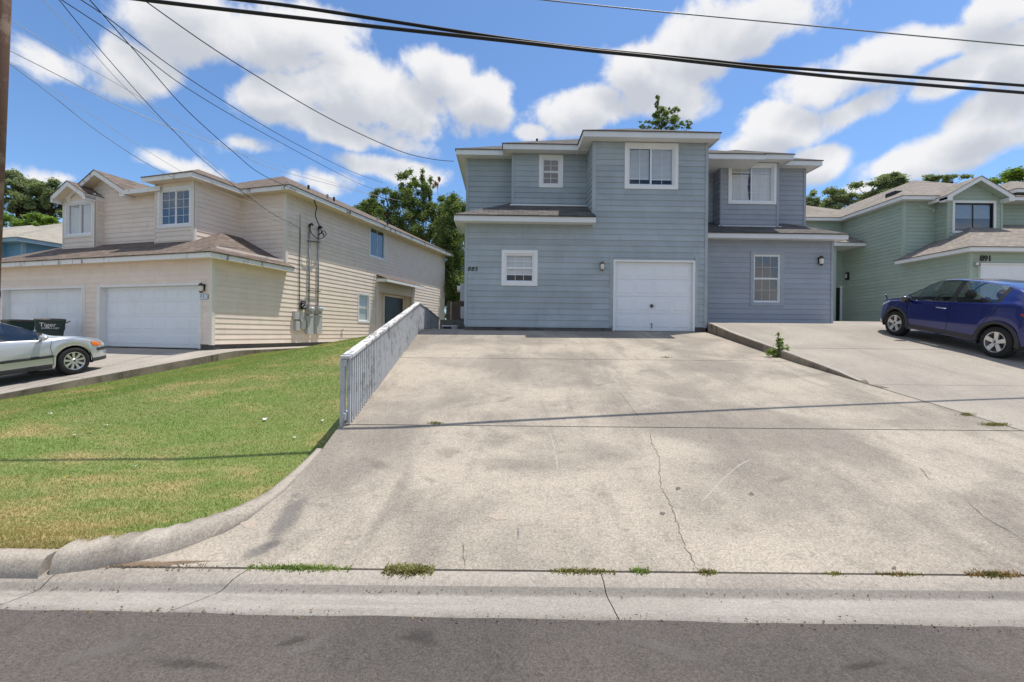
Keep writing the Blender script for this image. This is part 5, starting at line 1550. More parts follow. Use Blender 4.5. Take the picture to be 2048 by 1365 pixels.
    for c in (xf, xr):
        for s_ in (1, -1):
            rows = []
            for a in np.linspace(-.25, math.pi + .25, 22):
                rows.append([(c + (R_ + .004) * math.cos(a), s_ * (W(c) - .03), ra * .98 + (R_ + .004) * math.sin(a)), (c + (R_ + .004) * math.cos(a), s_ * (W(c) - .36), ra * .98 + (R_ + .004) * math.sin(a))])
            u.grid(rows)
    u.build('underbody', 'plastic_black', root)
    for c in (xf, xr):
        for s_ in (1, -1):
            wheel(root, c, s_ * (W(c) - S['wheel_w'] / 2 - .022), ra, S['wheel_w'], s_, S['spokes'], S['style'])
    def side_pt(x, k, out=.002, s_=1):
        sc = section(x); j = k * (len(sc) - 1 - 9)        # k in 0..1 from bottom to belt
        z0, z1 = sc[0][1], sc[7][1]; z = k
        ys = np.interp(z, [p[1] for p in sc[:8]], [p[0] for p in sc[:8]])
        return (x, s_ * (float(ys) + out), z)
    return root, section, side_pt, body

def seam(root, side_pt, pts, s_, w=.008, name='panel_gap', mat='plastic_black', out=.003):
    m = MB(); P_ = [Vector(side_pt(x, z, out, s_)) for x, z in pts]
    rows = []
    for i, p in enumerate(P_):
        d = (P_[min(i + 1, len(P_) - 1)] - P_[max(i - 1, 0)]).normalized(); nn = Vector((-d.z, 0, d.x)) * (w / 2)
        rows.append([p - nn, p + nn])
    m.grid(rows); return m.build(name, mat, root)
def dens(pts, n=8):
    out = []
    for a, b in zip(pts, pts[1:]):
        for k in range(n): out.append((a[0] + (b[0] - a[0]) * k / n, a[1] + (b[1] - a[1]) * k / n))
    return out + [pts[-1]]

# ------------------------------------------------------------------ dark blue crossover, right
fw, rw = P(1790, 672, 12.35), P(1990, 714, 9.75)
d = Vector((0.02, 1.0, 0)).normalized()
ctr_xy = Vector((11.12, 10.9, 0))
zf_, zr_ = zR(ctr_xy.y + 1.3), zR(ctr_xy.y - 1.31)
pit = math.atan2(zf_ - zr_, 2.61)
S = dict(x0=-2.15, x1=2.14, xf=1.27, xr=-1.34, wheel_r=.335, wheel_w=.215, arch=.395, spokes=5, style='five', sill=.24, floor=.55,
         paint='car_blue', glass='car_glass',
         top=[(-2.15, .88), (-2.10, 1.00), (-2.0, 1.13), (-1.75, 1.33), (-1.4, 1.47), (-1.0, 1.545), (-.5, 1.59), (0, 1.60), (.35, 1.56), (.6, 1.45), (.95, 1.20), (1.20, 1.03), (1.5, .985), (1.85, .92), (2.05, .83), (2.14, .70)],
         belt=[(-2.15, .86), (-2.08, .98), (-1.9, 1.16), (-1.6, 1.19), (-1.2, 1.14), (-.5, 1.06), (.3, 1.01), (1.0, .985), (1.3, .955), (1.7, .90), (2.05, .79), (2.14, .66)],
         width=[(-2.15, .62), (-2.05, .76), (-1.8, .86), (-1.3, .892), (0, .885), (1.2, .892), (1.6, .86), (1.9, .77), (2.05, .66), (2.14, .50)],
         roofw=[(-2.1, .55), (-1.6, .60), (0, .63), (.6, .64), (1.2, .70)],
         bottom=[(-2.15, .48), (-1.95, .36), (-1.6, .30), (1.5, .25), (1.9, .27), (2.14, .36)],
         side_glass=[('front_door_window', -.16, .98, 'car_glass'), ('rear_door_window', -1.18, -.28, 'car_glass')],
         wind=(.42, 1.16), rearw=(-2.02, -1.50), pillar=(-1.27, 1.02), cuts=[-.16, -.28, -1.18, -1.27, .98, .42, 1.16, -1.5, -2.02])
hv, sec, spt, hb_ = car('parked_car', 'dark blue hatchback crossover parked nose up on the right driveway', (ctr_xy.x, ctr_xy.y, (zf_ + zr_) / 2), math.pi / 2 - math.atan2(d.x, d.y), pit, S)
for s_ in (1, -1):
    seam(hv, spt, dens([(.86, .40), (.90, .62), (.94, .96)]), s_); seam(hv, spt, dens([(-.22, .34), (-.22, .7), (-.2, 1.03)]), s_)
    seam(hv, spt, dens([(-1.05, .34), (-.95, .60), (-1.12, .82), (-1.30, 1.10)]), s_); seam(hv, spt, dens([(-1.0, .345), (.86, .335)], 14), s_)
    # lower cladding, arch trims, door handles
    rows = []
    for x in np.linspace(-.93, .86, 20): rows.append([spt(x, .30, .012, s_), spt(x, .35, .018, s_), spt(x, .40, .004, s_)])
    MB().grid(rows).build('sill_cladding', 'cladding', hv, True)
    for c in (1.27, -1.34):
        rows = []
        for a in np.linspace(-.10, math.pi + .10, 28):
            r0, r1 = .385, .45
            p0 = (c + r0 * math.cos(a), .335 + r0 * math.sin(a)); p1 = (c + r1 * math.cos(a), .335 + r1 * math.sin(a))
            yy = float(np.interp(p1[0], [-2.05, -1.8, -1.3, 0, 1.2, 1.6, 1.9], [.76, .86, .892, .885, .892, .86, .77]))
            rows.append([(p0[0], s_ * (yy - .05), p0[1]), (p0[0], s_ * (yy + .012), p0[1]), (p1[0], s_ * (yy + .010), p1[1]), (p1[0], s_ * (yy - .03), p1[1])])
        MB().grid(rows).build('arch_trim', 'cladding', hv, True)
    hp = [spt(x, .905, .028, s_) for x in np.linspace(-.14, .10, 6)]
    MB().tube([spt(-.15, .905, .0, s_)] + hp + [spt(.11, .905, .0, s_)], .014, 6).build('door_handle', 'chrome', hv, True)
    # mirror
    c = Vector((.86, s_ * 1.0, 1.02))
    mm = MB(); rows = []
    for i in range(9):
        a = math.pi * i / 8
        rows.append([(c.x + .09 * math.cos(a), c.y + s_ * .14 * math.cos(t) * math.sin(a) * 1.0, c.z + .09 * math.sin(t) * math.sin(a)) for t in np.linspace(0, 2 * math.pi, 13)])
    mo = mm.grid(rows).build('door_mirror', 'car_blue', hv, True)
    MB().tube([(.88, s_ * .84, .99), (.87, s_ * .93, 1.0)], .03, 6).build('mirror_arm', 'plastic_black', mo)
    # tail lamp, headlamp
    rows = []
    for x in np.linspace(-2.12, -1.72, 8):
        z1 = float(np.interp(x, [-2.12, -1.72], [1.00, .985])); z0 = float(np.interp(x, [-2.12, -1.95, -1.72], [.80, .86, .965]))
        rows.append([spt(x, z0, .006, s_), spt(x, (z0 + z1) / 2, .010, s_), spt(x, z1, .006, s_)])
    MB().grid(rows).build('tail_lamp', 'tail_red', hv, True)
    rows = []
    for x in np.linspace(1.55, 2.05, 8):
        zt_ = float(np.interp(x, [1.55, 2.05], [.905, .78])); z0 = float(np.interp(x, [1.55, 2.05], [.89, .68]))
        rows.append([spt(x, z0, .006, s_), spt(x, zt_, .006, s_)])
    MB().grid(rows).build('head_lamp', 'lamp_clear', hv, True)
    # body crease light catcher under the windows
    seam(hv, spt, dens([(-1.55, 1.02), (-.9, .93), (-.2, .875), (.5, .84)], 6), s_, .010, 'body_crease', 'car_blue', .006)
MB().lathe((-.95, .905, .92), (0, 1, 0), [(.08, 0), (.075, .004), (.0, .005)], 14)
# seats and steering wheel seen through the glass
for sx_, sy_ in ((.12, .36), (.12, -.36), (-.85, .36), (-.85, -.36)):
    st = MB().hexa([(sx_ - .12, sy_ - .23, .55), (sx_ + .05, sy_ - .23, .55), (sx_ + .05, sy_ + .23, .55), (sx_ - .12, sy_ + .23, .55), (sx_ - .30, sy_ - .20, 1.12), (sx_ - .18, sy_ - .20, 1.12), (sx_ - .18, sy_ + .20, 1.12), (sx_ - .30, sy_ + .20, 1.12)])
    so_ = st.build('seat', 'seat_dark', hv)
    MB().lathe((sx_ - .26, sy_, 1.24), (1, 0, 0), [(.0, -.05), (.10, -.04), (.13, 0), (.10, .04), (.0, .05)], 10).build('head_rest', 'seat_dark', so_, True)
rows = []
for a in np.linspace(0, 2 * math.pi, 25):
    rows.append([(.55 + .06 * math.sin(a) * -1 + .018 * math.cos(b) * .5, .36 + (.19 + .018 * math.cos(b)) * math.cos(a), 1.04 + (.19 + .018 * math.cos(b)) * math.sin(a) * .9 + .01 * math.sin(b)) for b in np.linspace(0, 2 * math.pi, 7)])
MB().grid(rows).build('steering_wheel', 'seat_tan', hv, True)
MB().box(.72, 1.05, -.7, .7, .7, .97).build('dashboard', 'seat_dark', hv)
# bent front number-plate bracket
MB().tube([(2.10, .30, .78), (2.22, .32, .80), (2.28, .34, .90), (2.34, .34, 1.0)], .022, 6).build('broken_bracket', 'plastic_black', hv)
MB().bar((2.24, .33, .82), (2.36, .35, 1.02), .05, .02).build('broken_trim', 'chrome', hv)

# ------------------------------------------------------------------ silver saloon, left
c2 = Vector(nl(-.62, -5.15, 0))
vf, vr = zN(-5.15 + 1.4), zN(-5.15 - 1.35)
pit2 = math.atan2(vf - vr, 2.75)
S2 = dict(x0=-2.32, x1=2.30, xf=1.40, xr=-1.35, wheel_r=.325, wheel_w=.215, arch=.375, spokes=9, style='ten', sill=.22, floor=.5,
          paint='car_silver', glass='car_glass_blue',
          top=[(-2.32, .72), (-2.22, .92), (-1.9, 1.0), (-1.55, 1.06), (-1.1, 1.30), (-.7, 1.41), (-.2, 1.44), (.2, 1.40), (.6, 1.22), (1.0, .99), (1.12, .945), (1.5, .91), (1.9, .83), (2.15, .72), (2.25, .62), (2.30, .52)],
          belt=[(-2.32, .70), (-2.2, .90), (-1.6, .98), (-.6, .95), (.4, .91), (.95, .885), (1.2, .90), (1.5, .875), (1.9, .79), (2.15, .69), (2.25, .60), (2.30, .50)],
          width=[(-2.32, .60), (-2.2, .76), (-1.8, .87), (-1.2, .905), (.8, .90), (1.35, .898), (1.7, .87), (2.0, .78), (2.15, .70), (2.25, .60), (2.30, .48)],
          roofw=[(-2.2, .60), (-1.2, .58), (-.2, .62), (.5, .65), (1.1, .74)],
          bottom=[(-2.32, .40), (-2.0, .30), (1.7, .23), (2.0, .24), (2.30, .34)],
          side_glass=[('front_door_window', -.18, .80, 'car_glass_blue'), ('rear_door_window', -1.05, -.26, 'car_glass_blue')],
          wind=(.28, 1.02), rearw=(-1.55, -.95), pillar=(-1.15, .90), cuts=[-.18, -.26, -1.05, .80, .28, 1.02, -1.55, -.95, .9, -1.15])
vo, sec2, spt2, vb = car('parked_car', 'silver saloon car parked on the neighbour driveway at the left edge', (c2.x, c2.y, (vf + vr) / 2), math.pi / 2 + LHA, pit2, S2)
for s_ in (1, -1):
    seam(vo, spt2, dens([(.98, .28), (.98, .5), (.96, .72), (1.02, .87)]), s_); seam(vo, spt2, dens([(-.22, .28), (-.22, .6), (-.22, .93)]), s_)
    rows = []
    for x in np.linspace(-.95, .99, 22): rows.append([spt2(x, .475, .006, s_), spt2(x, .485, .020, s_), spt2(x, .53, .020, s_), spt2(x, .54, .006, s_)])
    MB().grid(rows).build('side_moulding', 'cladding', vo)
    rows = []
    for x in np.linspace(.995, 1.02, 4): rows.append([spt2(x, .48, .006, s_), spt2(x, .49, .020, s_), spt2(x, .53, .020, s_), spt2(x, .54, .006, s_)])
    MB().grid(rows).build('side_moulding', 'chrome', vo)
    rows = []
    for x in np.linspace(-.92, .96, 14): rows.append([spt2(x, .225, .004, s_), spt2(x, .26, .012, s_), spt2(x, .31, .010, s_), spt2(x, .33, .002, s_)])
    MB().grid(rows).build('sill_cladding', 'cladding', vo, True)
    # bumper strip, indicator, headlamp, front skirt
    rows = []
    for x in np.linspace(1.93, 2.29, 8): rows.append([spt2(x, .50, .006, s_), spt2(x, .51, .018, s_), spt2(x, .565, .018, s_), spt2(x, .575, .004, s_)])
    MB().grid(rows).build('bumper_strip', 'cladding', vo)
    rows = []
    for x in np.linspace(1.80, 2.06, 7):
        z0 = float(np.interp(x, [1.80, 1.86, 2.06], [.70, .62, .615])); z1 = float(np.interp(x, [1.80, 2.06], [.755, .70]))
        rows.append([spt2(x, z0, .006, s_), spt2(x, (z0 + z1) / 2, .012, s_), spt2(x, z1, .006, s_)])
    MB().grid(rows).build('indicator', 'amber', vo, True)
    rows = []
    for x in np.linspace(2.06, 2.24, 6): rows.append([spt2(x, .61, .006, s_), spt2(x, .66, .010, s_), spt2(x, .69 - (x - 2.06) * .3, .006, s_)])
    MB().grid(rows).build('head_lamp', 'lamp_clear', vo, True)
    rows = []
    for x in np.linspace(1.80, 2.28, 8): rows.append([spt2(x, .245, .012, s_), spt2(x, .32, .014, s_), spt2(x, .335, .002, s_)])
    MB().grid(rows).build('front_skirt', 'cladding', vo, True)
    c = Vector((.80, s_ * 1.0, .955)); rows = []
    for i in range(9):
        a = math.pi * i / 8
        rows.append([(c.x + .075 * math.cos(a), c.y + s_ * .115 * math.cos(t) * math.sin(a), c.z + .070 * math.sin(t) * math.sin(a)) for t in np.linspace(0, 2 * math.pi, 13)])
    mo = MB().grid(rows).build('door_mirror', 'car_silver', vo, True)
    MB().tube([(.84, s_ * .83, .91), (.82, s_ * .93, .935)], .03, 6).build('mirror_arm', 'plastic_black', mo)
    MB().tube([spt2(-.10, .80, .0, s_)] + [spt2(x, .80, .028, s_) for x in np.linspace(-.09, .10, 5)] + [spt2(.11, .80, 0, s_)], .014, 6).build('door_handle', 'car_silver', vo, True)
for sx_, sy_ in ((.0, .37), (.0, -.37), (-.9, .36), (-.9, -.36)):
    so_ = MB().hexa([(sx_ - .12, sy_ - .23, .5), (sx_ + .05, sy_ - .23, .5), (sx_ + .05, sy_ + .23, .5), (sx_ - .12, sy_ + .23, .5), (sx_ - .32, sy_ - .2, 1.04), (sx_ - .2, sy_ - .2, 1.04), (sx_ - .2, sy_ + .2, 1.04), (sx_ - .32, sy_ + .2, 1.04)]).build('seat', 'seat_tan', vo)
    MB().lathe((sx_ - .28, sy_, 1.15), (1, 0, 0), [(.0, -.05), (.10, -.04), (.12, 0), (.10, .04), (.0, .05)], 10).build('head_rest', 'seat_tan', so_, True)
MB().box(.60, .95, -.7, .7, .62, .87).build('dashboard', 'seat_dark', vo)
MB().bar((1.08, -.62, .955), (1.0, .5, .965), .03, .012).build('wiper', 'plastic_black', vo)
MB().box(1.02, 1.10, -.66, .66, .925, .945).build('cowl', 'plastic_black', vo)

# ------------------------------------------------------------------ wheeled rubbish carts in front of the left garage door
def cart(x, v, rz, s, label, text):
    w, dp, hh = .62 * s, .72 * s, 1.0 * s
    t = thing('rubbish_cart', label, 'rubbish cart', nl(x, v, zN(v)), LHA + rz, 'rubbish carts by the garage')
    b = MB(); rows = []
    for (z, k) in ((.04, .78), (.06, .82), (.3, .87), (.62, .93), (.66, .93), (.68, 1.0), (.92, 1.03), (.96, 1.06), (1.0, 1.06)):
        a, c = w / 2 * k, dp / 2 * k; r_ = .06 * s; ring = []
        for (cx_, cy_, a0) in ((a - r_, c - r_, 0), (-a + r_, c - r_, 90), (-a + r_, -c + r_, 180), (a - r_, -c + r_, 270)):
            for q in (0, 45, 90): ring.append((cx_ + r_ * math.cos(R(a0 + q)), cy_ + r_ * math.sin(R(a0 + q)), z * hh))
        ring.append(ring[0]); rows.append(ring)
    b.grid(rows); b.face(rows[0]); b.build('bin_body', 'bin_green', t)
    m = MB(); a, c = w / 2 * 1.12, dp / 2 * 1.10; rows = []
    for (z, k) in ((1.0, 1.0), (1.035, 1.0), (1.06, .93), (1.075, .6), (1.08, .0)): rows.append([(a * k * x_, c * k * y_, z * hh) for x_, y_ in ((1, .8), (.8, 1), (-.8, 1), (-1, .8), (-1, -.8), (-.8, -1), (.8, -1), (1, -.8), (1, .8))])
    m.grid(rows); m.build('lid', 'bin_lid', t)
    MB().tube([(-w * .4, dp / 2 + .03, hh * .93), (-w * .4, dp / 2 + .12, hh * .99), (w * .4, dp / 2 + .12, hh * .99), (w * .4, dp / 2 + .03, hh * .93)], .018, 6).build('handle', 'bin_lid', t)
    for q in (-1, 1): MB().lathe((q * w * .46, dp * .40, .12), (q, 0, 0), [(.0, -.03), (.12, -.03), (.12, .03), (.0, .03)], 16).build('wheel', 'rubber', t)
    for (tx, sz, z, dx_) in text:
        lettering('printed_text', tx, sz, 'print_white', Matrix.Translation((w * .53, dx_, z)) @ Matrix.Rotation(R(90), 4, 'Z') @ Matrix.Rotation(R(93), 4, 'X'), t, .002)
    return t
xg = L_.lp(98, 690, -.9)[0]
cart(L_.lp(100, 690, -.75)[0], -.75, R(-28), 1.0, 'dark green wheeled rubbish cart with white print, nearer the garage corner', [('Tiger', .19, .85, -.06), ('210-333-4287', .075, .735, .0)])
cart(L_.lp(36, 690, -.55)[0], -.55, R(-8), .95, 'smaller looking dark green cart with grey lid, behind the silver car', [('', .05, .7, 0)][:0])
# ================================================================== trees
def leaf_cloud(name, centers, mat, parent, n, size, seed, flat=.5):
    """leaf faces spread through a set of blobs (centre, radius xyz, weight)"""
    r = np.random.default_rng(seed)
    wts = np.array([c[2] for c in centers], float); wts /= wts.sum()
    idx = r.choice(len(centers), n, p=wts)
    cen = np.array([c[0] for c in centers])[idx]; rad = np.array([c[1] for c in centers])[idx]
    d = r.normal(size=(n, 3)); d /= np.linalg.norm(d, axis=1)[:, None]
    rr = np.abs(r.normal(.55, .38, n))
    pos = cen + d * rad * rr[:, None]
    a = r.normal(size=(n, 3)); a[:, 2] *= flat; a /= np.linalg.norm(a, axis=1)[:, None]
    b = np.cross(a, r.normal(size=(n, 3))); b /= np.linalg.norm(b, axis=1)[:, None]
    s = (size * r.uniform(.6, 1.4, n))[:, None]
    V = np.stack([pos - a * s, pos + b * s * .45, pos + a * s, pos - b * s * .45], 1).reshape(-1, 3)
    me = bpy.data.meshes.new(name)
    me.vertices.add(n * 4); me.vertices.foreach_set('co', V.reshape(-1))
    me.loops.add(n * 4); me.loops.foreach_set('vertex_index', np.arange(n * 4, dtype=np.int32))
    me.polygons.add(n); me.polygons.foreach_set('loop_start', (np.arange(n) * 4).astype(np.int32)); me.polygons.foreach_set('loop_total', np.full(n, 4, np.int32))
    me.materials.append(MATS[mat]); me.update(calc_edges=True)
    return link(name, me, parent)
def limb(m, p, q, r0, r1, rnd, bend=.12, n=5):
    p, q = Vector(p), Vector(q); L = (q - p).length
    pts = [p.lerp(q, i / n) + Vector((rnd.uniform(-1, 1), rnd.uniform(-1, 1), rnd.uniform(-.5, .5))) * bend * L * math.sin(math.pi * i / n) * .5 for i in range(n + 1)]
    m.tube(pts, [r0 + (r1 - r0) * i / n for i in range(n + 1)], 7)
    return pts
def tree(name, label, base, top_z, blobs, mat, n, size, seed, r0=.22, bark='bark', group=None, sub=7, spread=.42, twigs=True):
    """blobs: (world centre, radii, weight); limbs run from the trunk to every blob, leaves sit in clumps round the blob"""
    rnd = random.Random(seed)
    t = thing(name, label, 'tree', base, 0, group)
    o = Vector(base); m = MB()
    zf = min(b[0][2] - b[1][2] for b in blobs)
    fork = Vector((0, 0, max(1.2, (zf - o.z) * .75)))
    limb(m, (0, 0, -.3), fork, r0, r0 * .75, rnd, .06)
    cl = []
    for (c, rad, w) in blobs:
        c = Vector(c) - o; rad = Vector(rad)
        pts = limb(m, fork, c, r0 * .55, r0 * .16, rnd, .16, 6)
        for k in range(sub):
            dv = Vector((rnd.gauss(0, 1), rnd.gauss(0, 1), rnd.gauss(0, 1))).normalized()
            f = rnd.uniform(.45, 1.02)
            s = c + Vector((dv.x * rad.x, dv.y * rad.y, dv.z * rad.z)) * f
            if twigs: limb(m, pts[rnd.randrange(3, 7)], s, r0 * .14, r0 * .03, rnd, .2, 3)
            q = spread * rnd.uniform(.7, 1.25)
            cl.append((tuple(s), (rad.x * q, rad.y * q, rad.z * q * .85), w * q * q))
    m.build('trunk', bark, t, True)
    leaf_cloud('crown', cl, mat, t, n, size, seed)
    return t
def PB(px, py, Y, rx, rz, w=1.0, ry=None):
    c = P(px, py, Y); k = Y / FPX
    return (tuple(c), (rx * k, (ry or (rx + rz) / 2) * k, rz * k), w)
# the big tree in the gap between cream and blue house, and its neighbours
tree('oak_tree', 'loose open crowned tree rising behind the end of the cream house', (P(850, 640, 36).x, 36, 1.0), 14,
     [PB(815, 415, 36, 44, 38, .8), PB(785, 448, 36, 46, 34, .7), PB(818, 366, 36.5, 24, 26, .35), PB(852, 374, 36, 16, 32, .3), PB(772, 398, 36, 28, 24, .32), PB(850, 460, 35.5, 50, 45, 1.0), PB(870, 530, 35, 45, 50, 1.0), PB(880, 425, 35.5, 32, 30, .8), PB(900, 450, 35.5, 36, 40, .9)],
     'leaf_mid', 69000, 0.082, 31, .22, sub=20, spread=.27)
tree('dense_tree', 'dense dark evergreen tree close beside the blue house left wall', (P(915, 640, 33).x, 33, 1.0), 11,
     [PB(910, 425, 33, 24, 40, 1.0), PB(900, 470, 33, 28, 40, 1.0), PB(918, 500, 33, 26, 50, 1.0), PB(910, 570, 33, 30, 50, 1.0), PB(925, 610, 33, 25, 35, .8)],
     'leaf_mid', 57000, 0.078, 32, .16, 'bark_dark', sub=18, spread=.36)
tree('background_tree', 'low pale green tree just above the end of the cream roof', (P(760, 600, 38).x, 38, 1.0), 9,
     [PB(735, 418, 38, 32, 18, 1.0), PB(765, 440, 38, 40, 28, 1.2), PB(800, 480, 38, 40, 35, 1.2)], 'leaf_mid', 21000, 0.086, 33, .2, sub=14, spread=.32)
tree('rust_tipped_tree', 'thin bare branch with rusty leaves above the dense tree', (P(876, 640, 34.5).x, 34.5, 1.0), 12, [PB(876, 366, 34.5, 6, 12, 1.0)], 'leaf_rust', 390, 0.070, 34, .05, sub=4, spread=.5)
tree('treetop', 'small treetop poking above the middle of the blue house roof', (P(1325, 640, 31).x, 31, 1.2), 17,
     [PB(1322, 232, 31, 22, 26, 1.0), PB(1330, 250, 31, 38, 18, .8), PB(1345, 228, 31, 14, 18, .35), PB(1313, 206, 31, 5, 18, .16), PB(1370, 252, 31, 16, 10, .18), PB(1290, 252, 31, 16, 9, .18)],
     'leaf_mid', 5400, 0.074, 35, .09, 'bark_dark', sub=16, spread=.24)
tree('oak_tree', 'wide grey green oak behind the far left blue house', (P(60, 640, 36).x, 36, .8), 13,
     [PB(50, 385, 36, 42, 30, 1.0), PB(95, 375, 36, 34, 28, 1.0), PB(20, 370, 36, 30, 28, .7), PB(120, 400, 36, 30, 30, 1.0), PB(85, 415, 36, 45, 25, 1.0), PB(30, 410, 36, 35, 25, .5)],
     'leaf_pale', 36000, 0.094, 36, .32, 'bark_dark', sub=16, spread=.26)
tree('round_bush_tree', 'bright green rounded tree below the wide oak, far left', (P(45, 560, 33).x, 33, .8), 8,
     [PB(20, 440, 33, 30, 20, 1.0), PB(65, 440, 33, 30, 18, 1.0), PB(100, 452, 33, 30, 16, 1.0)], 'leaf_bright', 21000, 0.086, 37, .2, sub=14, spread=.34)
tree('background_tree', 'grey green tree between the blue house and green house roof', (P(1630, 600, 36).x, 36, 2.0), 11,
     [PB(1622, 405, 36, 18, 20, 1.0), PB(1610, 425, 36, 22, 20, 1.0)], 'leaf_pale', 12000, 0.086, 38, .2, sub=14, spread=.34)
tree('background_tree', 'long grey green tree crown rising behind the green house roof', (P(1740, 600, 38).x, 38, 2.0), 13,
     [PB(1690, 395, 38, 36, 20, 1.0), PB(1745, 378, 38, 40, 22, 1.0), PB(1790, 365, 38, 32, 18, 1.0), PB(1770, 395, 38, 50, 20, 1.0), PB(1660, 410, 38, 22, 16, .6)],
     'leaf_pale', 36000, 0.094, 39, .3, sub=14, spread=.32)
tree('background_tree', 'strip of tree tops above the ridge of the green house', (P(1880, 500, 45).x, 45, 2.0), 14,
     [PB(1865, 362, 45, 30, 10, 1.0), PB(1905, 360, 45, 25, 8, .6)], 'leaf_pale', 3750, 0.133, 40, .2, sub=7, spread=.45)
tree('background_tree', 'bright green tree behind the gable at the right edge', (P(2020, 500, 42).x, 42, 2.0), 14,
     [PB(2020, 355, 42, 40, 14, 1.0), PB(2060, 352, 42, 30, 14, .8)], 'leaf_bright', 7500, 0.125, 41, .2, sub=8, spread=.45)

tree('background_tree', 'dark leafy mass low in the gap behind the board fence', (P(905, 640, 34).x, 35, 1.0), 8,
     [PB(895, 560, 35, 35, 40, 1.0), PB(925, 560, 35, 35, 45, 1.0), PB(905, 610, 35, 40, 30, 1.0), PB(930, 490, 35, 30, 40, .8)], 'leaf_oak', 24000, 0.078, 43, .2, 'bark_dark', sub=14, spread=.4)
# board fence and block wall in the gap
bf = thing('board_fence', 'dark brown wooden board fence seen in the gap between the houses', 'fence', (P(905, 640, 24).x, 24, 1.2))
x0, x1 = P(893, 620, 24).x - bf.location.x, P(945, 620, 24).x - bf.location.x
zt = P(905, 603, 24).z - 1.2
n = int((x1 - x0) / .14)
for i in range(n):
    MB().box(x0 + i * .14 + .004, x0 + (i + 1) * .14 - .004, -.012 + .004 * (i % 2), .012, -.6, zt + random.uniform(-.03, .03)).build('board', 'fence_wood', bf)
MB().box(x0, x1, .013, .06, zt - .35, zt - .26).build('fence_rail', 'fence_wood', bf)
xp = P(902, 620, 23.6).x - bf.location.x
MB().tube([(xp, -.35, -.6), (xp, -.35, zt - .05)], .03, 8).build('post', 'grey_metal', bf)
bw = MB(); c0, c1 = P(880, 645, 19.6), P(935, 645, 19.6)
bw.box(c0.x, c1.x, 19.6, 19.8, .8, P(905, 640, 19.6).z)
tag(bw.build('block_wall', 'foundation'), 'low grey concrete wall at the back of the gap', 'wall')
ca = P(884, 655, 18.0); cb = P(913, 655, 18.0); zt = P(895, 651, 18.0).z; zb = 1.2
ac = thing('air_conditioner', 'small air conditioner with black grille beside the railing end', 'air conditioner', ((ca.x + cb.x) / 2, 18.2, zb))
w_ = (cb.x - ca.x) / 2
MB().box(-w_, w_, -.2, .4, 0, zt - zb - .04).build('casing', 'grey_box', ac)
MB().box(-w_ - .02, w_ + .02, -.22, .42, zt - zb - .04, zt - zb).build('cover', 'white_trim', ac)
MB().box(-w_ + .03, w_ * .3, -.21, -.2, .05, zt - zb - .06).build('grille', 'black_frame', ac)

# ================================================================== pole and wires
pp = Vector((-9.62, 8.3, zN(-7) - .2))
pole = thing('utility_pole', 'brown wooden utility pole at the left edge of the picture', 'utility pole', tuple(pp))
a, b = P(-32, 600, 8.3), P(2, 0, 8.3)
MB().tube([(a.x - pp.x - .06, 0, a.z - pp.z - 3.5), (b.x - pp.x, 0, b.z - pp.z), (b.x - pp.x + .08, 0, 10.5)], [.165, .135, .115], 16).build('pole_shaft', 'pole_wood', pole, True)
MB().bar((-.9, -.12, 9.9), (1.1, -.12, 9.9), .11, .1).build('cross_arm', 'pole_wood', pole)
for x in (-.8, 0.3, .95): MB().lathe((x + .05, -.12, 9.97), (0, 0, 1), [(.03, 0), (.05, .05), (.03, .09), (.05, .12), (.0, .15)], 8).build('insulator', 'grey_box', pole, True)
def wire(pts, r, label, mat='cable_black', group='overhead wires', n=6, name='overhead_cable', lead=None):
    P3 = [P(*p) for p in pts]
    if lead is not None: P3 = lead + P3
    c = catmull(P3, n)
    o = MB().tube(c, r, 6).build(name, mat, None, True)
    return tag(o, label, 'cable', group)
dY = lambda px: float(np.interp(px, [-400, 290, 880, 1024, 2048, 2500], [5.9, 6.15, 6.29, 6.35, 7.77, 8.3]))
def cab(l): return [(x, y, dY(x)) for x, y in l]
wire(cab([(-120, -62), (120, -24), (287, 0), (490, 24), (700, 48), (795, 58.6), (1030, 84), (1186, 102), (1300, 113.5), (1400, 125), (1629, 150), (1800, 166), (2048, 186), (2300, 206)]), .026, 'lower of the two thick black cables crossing the whole sky')
wire([(x, y, dY(x) + .035) for x, y in [(60, -62), (300, -22), (480, 0), (600, 15), (795, 45), (900, 61), (1030, 80), (1186, 99), (1400, 119.5), (1501, 130), (1738, 148), (2048, 171.7), (2300, 190)]], .024, 'upper of the two thick black cables crossing the whole sky')
wire([(x, y, 25 + x * .001) for x, y in [(880, -24), (1085, 0), (1200, 12), (1300, 22), (1450, 36), (1600, 50), (1800, 69), (2048, 92), (2250, 110)]], .038, 'single thin grey wire in the upper right sky', 'pipe_grey')
eh = B.lp(905, 322, 1.0)
def drop(pts, ya, yb, r, label, mat='cable_black'):
    n = len(pts); L = [0]
    for a, b in zip(pts, pts[1:]): L.append(L[-1] + math.hypot(b[0] - a[0], b[1] - a[1]))
    k = [l / L[-1] for l in L]
    # depth along the drop: even in 1/Y, as a straight run seen in perspective
    return wire([(p[0], p[1], 1 / ((1 - q) / ya + q / yb)) for p, q in zip(pts, k)], r * .75, label, mat, 'house service drops')
YH = 17.6
drop([(250, -30), (290, 2), (461, 120), (656, 236), (793, 300), (860, 318), (907, 323)], 7.6, 14.9, .014, 'black service drop sagging to the left eave of the blue house')
drop([(160, -22), (181, 2), (273, 106), (372, 219), (472, 309), (523, 349), (600, 385), (632, 402)], 8.2, YH + 1.3, .013, 'black service drop ending at the cream house eave above the meters')
drop([(125, -26), (162, 0), (222, 41), (342, 133), (478, 222), (590, 287), (700, 342), (765, 366)], 8.2, 30, .014, 'upper of the long thin wires passing behind the cream roof')
